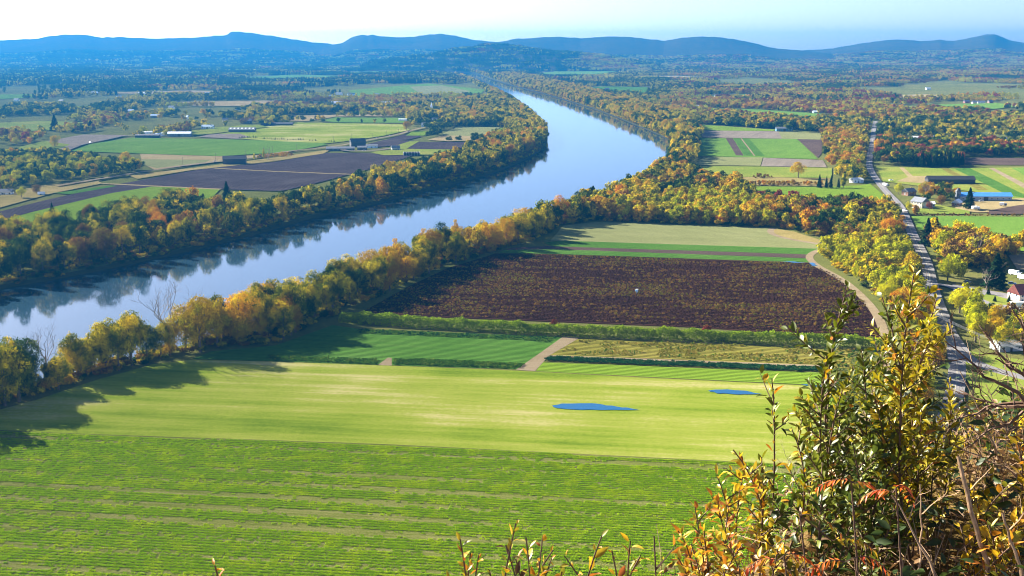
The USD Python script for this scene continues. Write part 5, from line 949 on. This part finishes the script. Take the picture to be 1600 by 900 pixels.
# ------------------------------------------------------------------ shrubs on the lookout
def leaf_look(name, stops, trans=.3, rough=.45):
    return look(name, {'g': ('geometry', {}), 'o': ('object_info', {}), 'a': ('math', dict(math_type='add')), 'f': ('math', dict(math_type='fraction')), 't': ('texture_coordinate', {}), 'n': ('noise_texture', dict(scale=45.0, detail=3.0)),
                       'r': ('rgb_ramp', dict(ramp=stops)), 'nm': ('map_range', dict(from_min=.35, from_max=.7, to_min=.75, to_max=1.2)), 'h': ('hsv', {}), 'p': ('principled_bsdf', dict(roughness=rough, specular_ior_level=.35)), 'l': ('translucent_bsdf', {}), 'x': ('mix_closure', dict(fac=trans))},
                [('g.random_per_island', 'a.value1'), ('o.random', 'a.value2'), ('a.value', 'f.value1'), ('f.value', 'r.fac'), ('t.object', 'n.vector'), ('n.fac', 'nm.value'), ('r.color', 'h.color'), ('nm.result', 'h.value'), ('h.color', 'p.base_color'), ('h.color', 'l.color'), ('p.BSDF', 'x.closure1'), ('l.BSDF', 'x.closure2')], 'x.closure')
GREENISH = [(0, (.035, .055, .005)), (.3, (.08, .10, .006)), (.6, (.19, .175, .008)), (.82, (.36, .26, .009)), (.92, (.46, .21, .010)), (1, (.36, .11, .013))]
M_leaf = {'green': leaf_look('shrub_leaf_green', GREENISH), 'dark': leaf_look('shrub_leaf_dark', [(0, (.02, .04, .01)), (.5, (.05, .08, .012)), (.85, (.13, .15, .015)), (1, (.3, .2, .02))]),
          'gold': leaf_look('shrub_leaf_gold', [(0, (.10, .11, .01)), (.3, (.30, .24, .014)), (.6, (.5, .3, .012)), (.8, (.5, .2, .012)), (1, (.25, .07, .015))]),
          'red': leaf_look('sumac_leaf', [(0, (.42, .05, .015)), (.5, (.55, .12, .015)), (.8, (.5, .25, .02)), (1, (.3, .03, .03))], .45), 'brown': leaf_look('dry_leaf', [(0, (.07, .035, .015)), (.5, (.2, .11, .04)), (.8, (.32, .2, .09)), (1, (.35, .12, .03))], .2, .6)}
M_twig = plain('twig_bark', (.09, .05, .03), .8, scale=30.0, var=.3); M_stick = plain('dry_stick', (.26, .17, .10), .9, scale=40.0, var=.35)
GRID_T = np.array([0, .18, .42, .68, .88, 1.0]); GRID_W = np.array([.12, .72, 1.0, .78, .36, .03])
def leaf_mesh(p, d, n, L, rng, wide=.46, fold=.32, curl=.4):
    d = unit(np.asarray(d, float)); n = unit(n - d * np.dot(n, d)); s = np.cross(d, n); v = []
    c = curl * rng.uniform(-.4, 1.4); tw = rng.normal(0, .55); wide = wide * rng.uniform(.75, 1.2); fold = fold * rng.uniform(.4, 2.2)
    for t, w in zip(GRID_T, GRID_W):
        mid = p + d * L * t - n * L * c * t * t
        side = s * math.cos(tw * t) + n * math.sin(tw * t)
        for k in (-1, 0, 1): v.append(mid + side * k * w * L * wide * .5 + n * abs(k) * w * L * wide * .5 * fold)
    f = [[i * 3 + k, i * 3 + k + 1, i * 3 + k + 4, i * 3 + k + 3] for i in range(5) for k in (0, 1)]
    return np.array(v), np.array(f)
def stand(u, v, y):
    """Where a stem roots: on the ledge below the tip."""
    x = away(u, v, y)[0]; return np.array([x, y, float(hill_height(np.array(x), np.array(y))) - .03])
def shrub(name, label, category, stems, tone, seed, L=.06, per_m=34, twigs=1.0, most=300, centre=None, leafless=.15, group=None, thick=.0048):
    """stems: (u, v, y) of every tip."""
    r = np.random.default_rng(seed); tips = [away(*s) for s in stems]
    mid = np.mean([t[:2] for t in tips], 0) if centre is None else away(centre[0], 450, centre[1])[:2]
    root = np.array([mid[0], mid[1], float(hill_height(np.array(mid[0]), np.array(mid[1])))])
    t = thing(name, label, category, root, group=group); leaves = []
    for tip in tips:
        b = np.array([mid[0] + (tip[0] - mid[0]) * .45 + r.normal(0, .03), mid[1] + (tip[1] - mid[1]) * .45 + r.normal(0, .03), 0]); b[2] = float(hill_height(np.array(b[0]), np.array(b[1]))) - .05
        if tip[2] < b[2] + .15: tip = np.array([tip[0], tip[1], b[2] + .2])
        s = np.linspace(0, 1, 14)[:, None]; bow = np.array([r.normal(0, .05), r.normal(0, .05), 0])
        path = b * (1 - s) + tip * s + bow * (4 * s * (1 - s)) + np.cumsum(r.normal(0, .004, (14, 3)), 0) * (1 - s)
        ln = np.linalg.norm(tip - b); tw = MB().tube(path - root, np.linspace(thick * (.6 + .5 * ln), .0022, 14), 6)
        def at(x): return np.array([np.interp(x, s[:, 0], path[:, k]) for k in range(3)])
        runs = [(at, ln * (1 - leafless), leafless, 1.0)]
        for k in range(int(ln * 7 * twigs)):
            x = r.uniform(.28, .9); a = r.uniform(0, 6.28); p0 = at(x); q = unit(np.array([math.cos(a), math.sin(a) * .8, r.uniform(.5, 1.3)])) * ln * r.uniform(.10, .24) * (1.15 - x * .6)
            pts = np.array([p0, p0 + q * .5 + [0, 0, .005], p0 + q + [0, 0, ln * .02]]); tw.tube(pts - root, [.0032, .0022, .0014], 4)
            runs.append(((lambda z, P=pts: P[0] * (1 - z) ** 2 + 2 * P[1] * z * (1 - z) + P[2] * z * z), np.linalg.norm(q), .2, .85))
        mesh('stem', tw.get(), M_twig, t)
        for fn, length, x0, k in runs:
            n = max(3, int(length * per_m * r.uniform(.8, 1.2))); ph = r.uniform(0, 6.28)
            for i in range(n):
                x = x0 + (1 - x0) * (i + r.uniform(0, .6)) / n; x = min(x, 1.0)
                g = unit(fn(min(x + .03, 1.0)) - fn(max(x - .03, 0))); a = ph + i * 2.4
                o = unit(np.cross(g, [math.cos(a), math.sin(a), .15])); d = unit(o * r.uniform(.6, 1.1) + g * (.55 + .5 * x) + [0, 0, r.normal(0, .35)])
                p = fn(x) + d * .008; nn = unit(np.array([0, 0, 1.0]) + g * .3 - o * .4 + r.normal(size=3) * .5)
                leaves.append(leaf_mesh(p, d, nn, L * k * r.uniform(.45, 1.3) * (1.0 if x < .93 else .8), r))
    order = sorted(range(len(leaves)), key=lambda i: leaves[i][0][:, 1].mean() + r.uniform(0, .3))
    for i in order[:most]: mesh('leaf', (leaves[i][0] - root, leaves[i][1]), M_leaf[tone], t, smooth=True)
    if len(order) > most:
        mb = MB()
        for i in order[most:]: mb.add(leaves[i][0] - root, leaves[i][1])
        tag(mesh('foliage', mb.get(), M_leaf[tone], t, smooth=True), kind='stuff')
    return t
shrub('leafy_shrub', 'tall yellow-green shrub whose tips stand before the dark field', 'shrub', [(1324, 448, 4.1), (1378, 464, 4.3), (1292, 556, 4.0), (1346, 545, 4.5), (1402, 560, 4.4), (1316, 610, 3.9), (1366, 620, 4.0), (1270, 640, 4.2)], 'green', 201, .040, per_m=125, twigs=2.1, centre=(1340, 4.2))
shrub('leafy_shrub', 'tallest green shrub standing before the main road', 'shrub', [(1428, 428, 3.9), (1463, 468, 4.2), (1446, 560, 4.4), (1482, 598, 4.5), (1412, 590, 4.1), (1500, 690, 4.7), (1440, 640, 4.0), (1470, 660, 4.2)], 'green', 202, .041, per_m=125, twigs=2.1, centre=(1445, 4.2))
shrub('leafy_shrub', 'broad olive green shrub filling the middle behind the two tall ones', 'shrub', [(1284, 604, 4.5), (1334, 572, 4.6), (1388, 522, 4.7), (1436, 530, 4.8), (1304, 680, 4.5), (1358, 650, 4.6), (1418, 640, 4.7), (1246, 700, 4.4), (1470, 690, 4.8), (1224, 748, 4.3)], 'green', 209, .040, per_m=125, twigs=2.2, centre=(1350, 4.55))
shrub('leafy_shrub', 'slim single stemmed shrub before the pale field edge', 'shrub', [(1206, 592, 3.9), (1236, 668, 4.1), (1256, 640, 4.2), (1190, 715, 3.9)], 'green', 203, .041, per_m=76, twigs=1.1, centre=(1225, 4.0))
shrub('orange_shrub', 'low orange and yellow shrub at the left end of the shrubs', 'shrub', [(1146, 703, 3.8), (1120, 742, 3.8), (1164, 730, 3.9), (1086, 792, 3.7), (1112, 775, 3.7), (1192, 752, 3.9), (1138, 790, 3.6), (1060, 830, 3.6)], 'gold', 204, .039, per_m=96, twigs=1.3, centre=(1150, 3.8), leafless=.3)
shrub('leafy_shrub', 'dark low shrub filling the lower middle of the shrubs', 'shrub', [(1262, 712, 3.9), (1300, 690, 4.2), (1334, 700, 3.8), (1370, 690, 4.3), (1405, 712, 3.9), (1440, 700, 4.3), (1285, 770, 3.7), (1345, 770, 3.7), (1400, 780, 3.7), (1450, 780, 3.8), (1240, 790, 3.8)], 'dark', 205, .041, per_m=125, twigs=2.1, centre=(1350, 4.0), leafless=.1)
shrub('orange_shrub', 'golden and red leaved shrub in the lower right corner', 'shrub', [(1590, 690, 3.8), (1550, 740, 4.0), (1520, 770, 3.9), (1575, 760, 3.6), (1600, 800, 3.5), (1545, 820, 3.5), (1500, 820, 3.7), (1620, 720, 3.8), (1585, 850, 3.4)], 'gold', 206, .045, per_m=92, twigs=1.4, centre=(1570, 3.8), leafless=.15)
shrub('orange_shrub', 'small reddish shrub at the bottom left of the shrubs', 'shrub', [(1080, 850, 3.5), (1100, 830, 3.6), (1130, 845, 3.5), (1060, 872, 3.4), (1160, 850, 3.5), (1190, 840, 3.6), (1215, 860, 3.5), (1235, 835, 3.6)], 'gold', 207, .04, per_m=84, twigs=1.2, centre=(1150, 3.55), leafless=.1)
shrub('leafy_shrub', 'green and brown shrub behind the golden corner shrub', 'shrub', [(1500, 640, 5.0), (1530, 660, 5.2), (1560, 640, 5.1), (1600, 630, 5.2), (1580, 680, 5.0), (1545, 700, 4.9)], 'dark', 208, .045, per_m=78, twigs=1.3, centre=(1550, 5.1), leafless=.3)
SPRIGS = [(719, 843, 'gold', 'slim red tipped sprig, leftmost at the bottom edge'), (748, 868, 'green', 'arching yellow-green sprig second from left at the bottom edge'), (790, 852, 'brown', 'withered brown sprig at the bottom edge'), (806, 818, 'gold', 'tallest golden sprig at the bottom edge'), (848, 838, 'gold', 'bushy golden sprig right of the tallest one'),
          (862, 872, 'gold', 'low orange sprig right of the bushy golden one'), (940, 838, 'gold', 'golden sprig left of the pair in the bottom middle'), (985, 846, 'gold', 'golden sprig right of the pair in the bottom middle'), (1022, 838, 'gold', 'thin sprig with one orange leaf beside the low shrubs'), (336, 884, 'red', 'small red leaved sprig alone at the bottom left')]
for k, (u, v, tone, lb) in enumerate(SPRIGS):
    shrub('leafy_sprig', lb, 'sprig', [(u, v, 3.0), (u + 16, v + 22, 3.02)] if k not in (8, 9) else [(u, v, 3.0)], tone, 220 + k, .037, per_m=60 if k != 8 else 9, twigs=.25, centre=(u + (14 if k % 2 else 30), 3.0), leafless=.35, thick=.004)
def sumac(name, label, fronds, seed, tone='red'):
    """fronds: (u, v, y, length, heading left/right, droop)."""
    r = np.random.default_rng(seed); p0 = away(*fronds[0][:3]); b = stand(*fronds[0][:3]); t = thing(name, label, 'sumac', b)
    mesh('stem', MB().tube(np.array([b, b * .5 + p0 * .5 + [.04, 0, 0], p0]) - b, [.0042, .0034, .0024], 6).get(), M_twig, t)
    for u, v, y, ln, hd, droop in fronds:
        p = away(u, v, y); s = np.linspace(0, 1, 9)[:, None]; d = np.array([math.cos(hd), math.sin(hd) * .6, .35])
        path = p + d * ln * s - np.array([0, 0, 1]) * droop * ln * s ** 2; fr = mesh('frond', MB().tube(np.vstack([p0, path]) - b, [.0022] * 2 + [.0014] * 8, 4).get(), M_twig, t)
        for i in range(1, 9):
            g = unit(path[i] - path[i - 1]); side = unit(np.cross(g, [0, 0, 1]))
            for q in (-1, 1):
                v_, f_ = leaf_mesh(path[i], unit(side * q + g * .5 + [0, 0, -.35]), unit([0, 0, 1] + r.normal(size=3) * .2), (.037 * (1 - .4 * abs(i / 8 - .45)) * r.uniform(.8, 1.1)), r, .26); mesh('leaflet', (v_ - b, f_), M_leaf[tone], fr, smooth=True)
sumac('sumac_plant', 'orange-red sumac with hanging fronds in the middle of the shrubs', [(1400, 762, 3.3, .11, .9, .9), (1395, 770, 3.3, .11, 2.4, .7)], 240)
sumac('sumac_plant', 'orange sumac left of the hanging fronds', [(1330, 752, 3.4, .10, 2.9, .6), (1335, 755, 3.4, .09, .2, .8)], 241)
sumac('sumac_plant', 'bright red sumac low at the bottom of the shrubs', [(1335, 872, 3.2, .12, .2, .9), (1320, 878, 3.2, .12, 3.0, .8)], 242)
sumac('sumac_plant', 'red sumac low at the left of the dark shrub', [(1225, 868, 3.2, .12, .3, .9), (1215, 876, 3.2, .1, 2.8, .8)], 243)
sumac('sumac_plant', 'yellow sumac with a ladder of narrow leaflets', [(1250, 805, 3.4, .15, -.4, .8), (1300, 845, 3.4, .14, .2, .6)], 244, 'gold')
# a leafless shrub reaching in from the right, dead stalks, dry tangle, fallen leaves
def twiggy(name, label, start, ends, seed, m, r0=.012):
    r = np.random.default_rng(seed); a = away(*start); b = stand(start[0], start[1], start[2]); t = thing(name, label, 'shrub', b)
    mesh('stem', MB().tube(np.array([b, (a + b) / 2 + [.03, 0, 0], a]) - b, [r0 * 1.4, r0 * 1.2, r0], 7).get(), m, t)
    for e in ends:
        q = away(*e); mb = MB(); s = np.linspace(0, 1, 10)[:, None]; path = a * (1 - s) + q * s + np.cumsum(r.normal(0, .012, (10, 3)), 0) * (1 - s) * 1.5; path[0] = a
        mb.tube(path - b, np.linspace(r0 * .7, .0018, 10), 5)
        for k in range(5):
            i = r.integers(2, 9); limbs(mb, r, path[i] - b, unit(q - a + r.normal(size=3) * np.linalg.norm(q - a) * .7), np.linalg.norm(q - a) * r.uniform(.15, .4), .0028, 1, .8, .15)
        mesh('branch', mb.get(), m, t)
twiggy('leafless_shrub', 'dark leafless shrub reaching over the road from the right edge', (1640, 640, 3.8), [(1478, 535, 3.9), (1500, 610, 4.0), (1530, 508, 4.0), (1580, 480, 3.9), (1470, 660, 4.0), (1555, 560, 3.8), (1510, 700, 3.9)], 250, M_twig)
twiggy('leafless_shrub', 'pale leafless shrub tangled behind the dark one', (1600, 760, 4.6), [(1500, 580, 4.6), (1540, 600, 4.7), (1610, 600, 4.6), (1480, 690, 4.5)], 251, M_stick, .007)
for k, (a, b, lb) in enumerate((((1497, 716, 3.5), (1545, 905, 3.5), 'thick broken stalk leaning left in the lower right corner'), ((1396, 772, 3.4), (1470, 915, 3.3), 'thin straight dead stalk leaning under the orange sumac'), ((1437, 760, 3.5), (1436, 915, 3.5), 'pale upright dead stalk between the two leaning stalks'), ((1565, 800, 3.3), (1600, 905, 3.3), 'dark dead stalk at the right edge'))):
    p, q = away(*a), away(*b); t = thing('dead_stalk', lb, 'stalk', q); r = np.random.default_rng(260 + k)
    s = np.linspace(0, 1, 8)[:, None]; path = q * (1 - s) + p * s + r.normal(0, .003, (8, 3)); mesh('stalk', MB().tube(path - q, np.linspace((.009, .004, .004, .006)[k], (.006, .002, .002, .003)[k], 8), 7).get(), M_stick, t)
    mb = MB(); limbs(mb, r, path[5] - q, unit(np.array([.5, 0, .8])), .09, .0025, 1, .8, .2); mesh('side_twig', mb.get(), M_stick, t)
def ledge_points(n, r, x0=.3, x1=3.2, y0=2.6, y1=6.2):
    x = r.uniform(x0, x1, n); y = r.uniform(y0, y1, n); ok = (y < 3.3 + np.clip(x, 0, 2.2)) ; x, y = x[ok], y[ok]; return np.column_stack([x, y, hill_height(x, y)])
r = np.random.default_rng(270); mb = MB()
for p in ledge_points(1700, r):
    a = r.uniform(0, 6.28); h = r.uniform(.08, .34); d = np.array([math.cos(a), math.sin(a), 0]) * h * r.uniform(.1, .9)
    pts = np.array([p, p + d * .35 + [0, 0, h * .7], p + d + [0, 0, h * r.uniform(.6, 1.0)]]); mb.tube(pts, [.0022, .0017, .0008], 3)
tag(mesh('dry_grass', mb.get(), M_stick), 'tangle of dry stems and grass under the shrubs', kind='stuff')
mb = MB()
for p in ledge_points(4200, r):
    a = r.uniform(0, 6.28); mb.add(*leaf_mesh(p + [0, 0, r.uniform(0, .22)], [math.cos(a), math.sin(a), r.normal(0, .4)], unit([0, 0, 1] + r.normal(size=3) * .6), r.uniform(.03, .06), r))
tag(mesh('undergrowth_leaves', mb.get(), M_leaf['brown'], smooth=True), 'low brown and green leaves covering the lookout ground', kind='stuff')
mb = MB()
for p in ledge_points(1800, r, .9):
    a = r.uniform(0, 6.28); mb.add(*leaf_mesh(p + [0, 0, r.uniform(.05, .5) * min(1, (p[0]) * .6)], [math.cos(a), math.sin(a), r.normal(0, .4)], unit([0, 0, 1] + r.normal(size=3) * .6), r.uniform(.04, .065), r))
tag(mesh('undergrowth_leaves', mb.get(), M_leaf['dark'], smooth=True), 'low green leaves growing between the shrub stems', kind='stuff')

# ------------------------------------------------------------------ haze
zb = trimesh.creation.box(bounds=[[-13400, -600, -6.0], [13400, 13050, 284.0]])
M_haze = usdkit.material(stage, '/World/Looks/haze_air', {'v': ('principled_volume', dict(color=(0.014, 0.15, 0.37), density=0.00007, anisotropy=0.25))}, [], volume='v.volume')
tag(mesh('haze', zb, M_haze), 'pale blue haze lying over the whole valley', 'haze', kind='stuff')
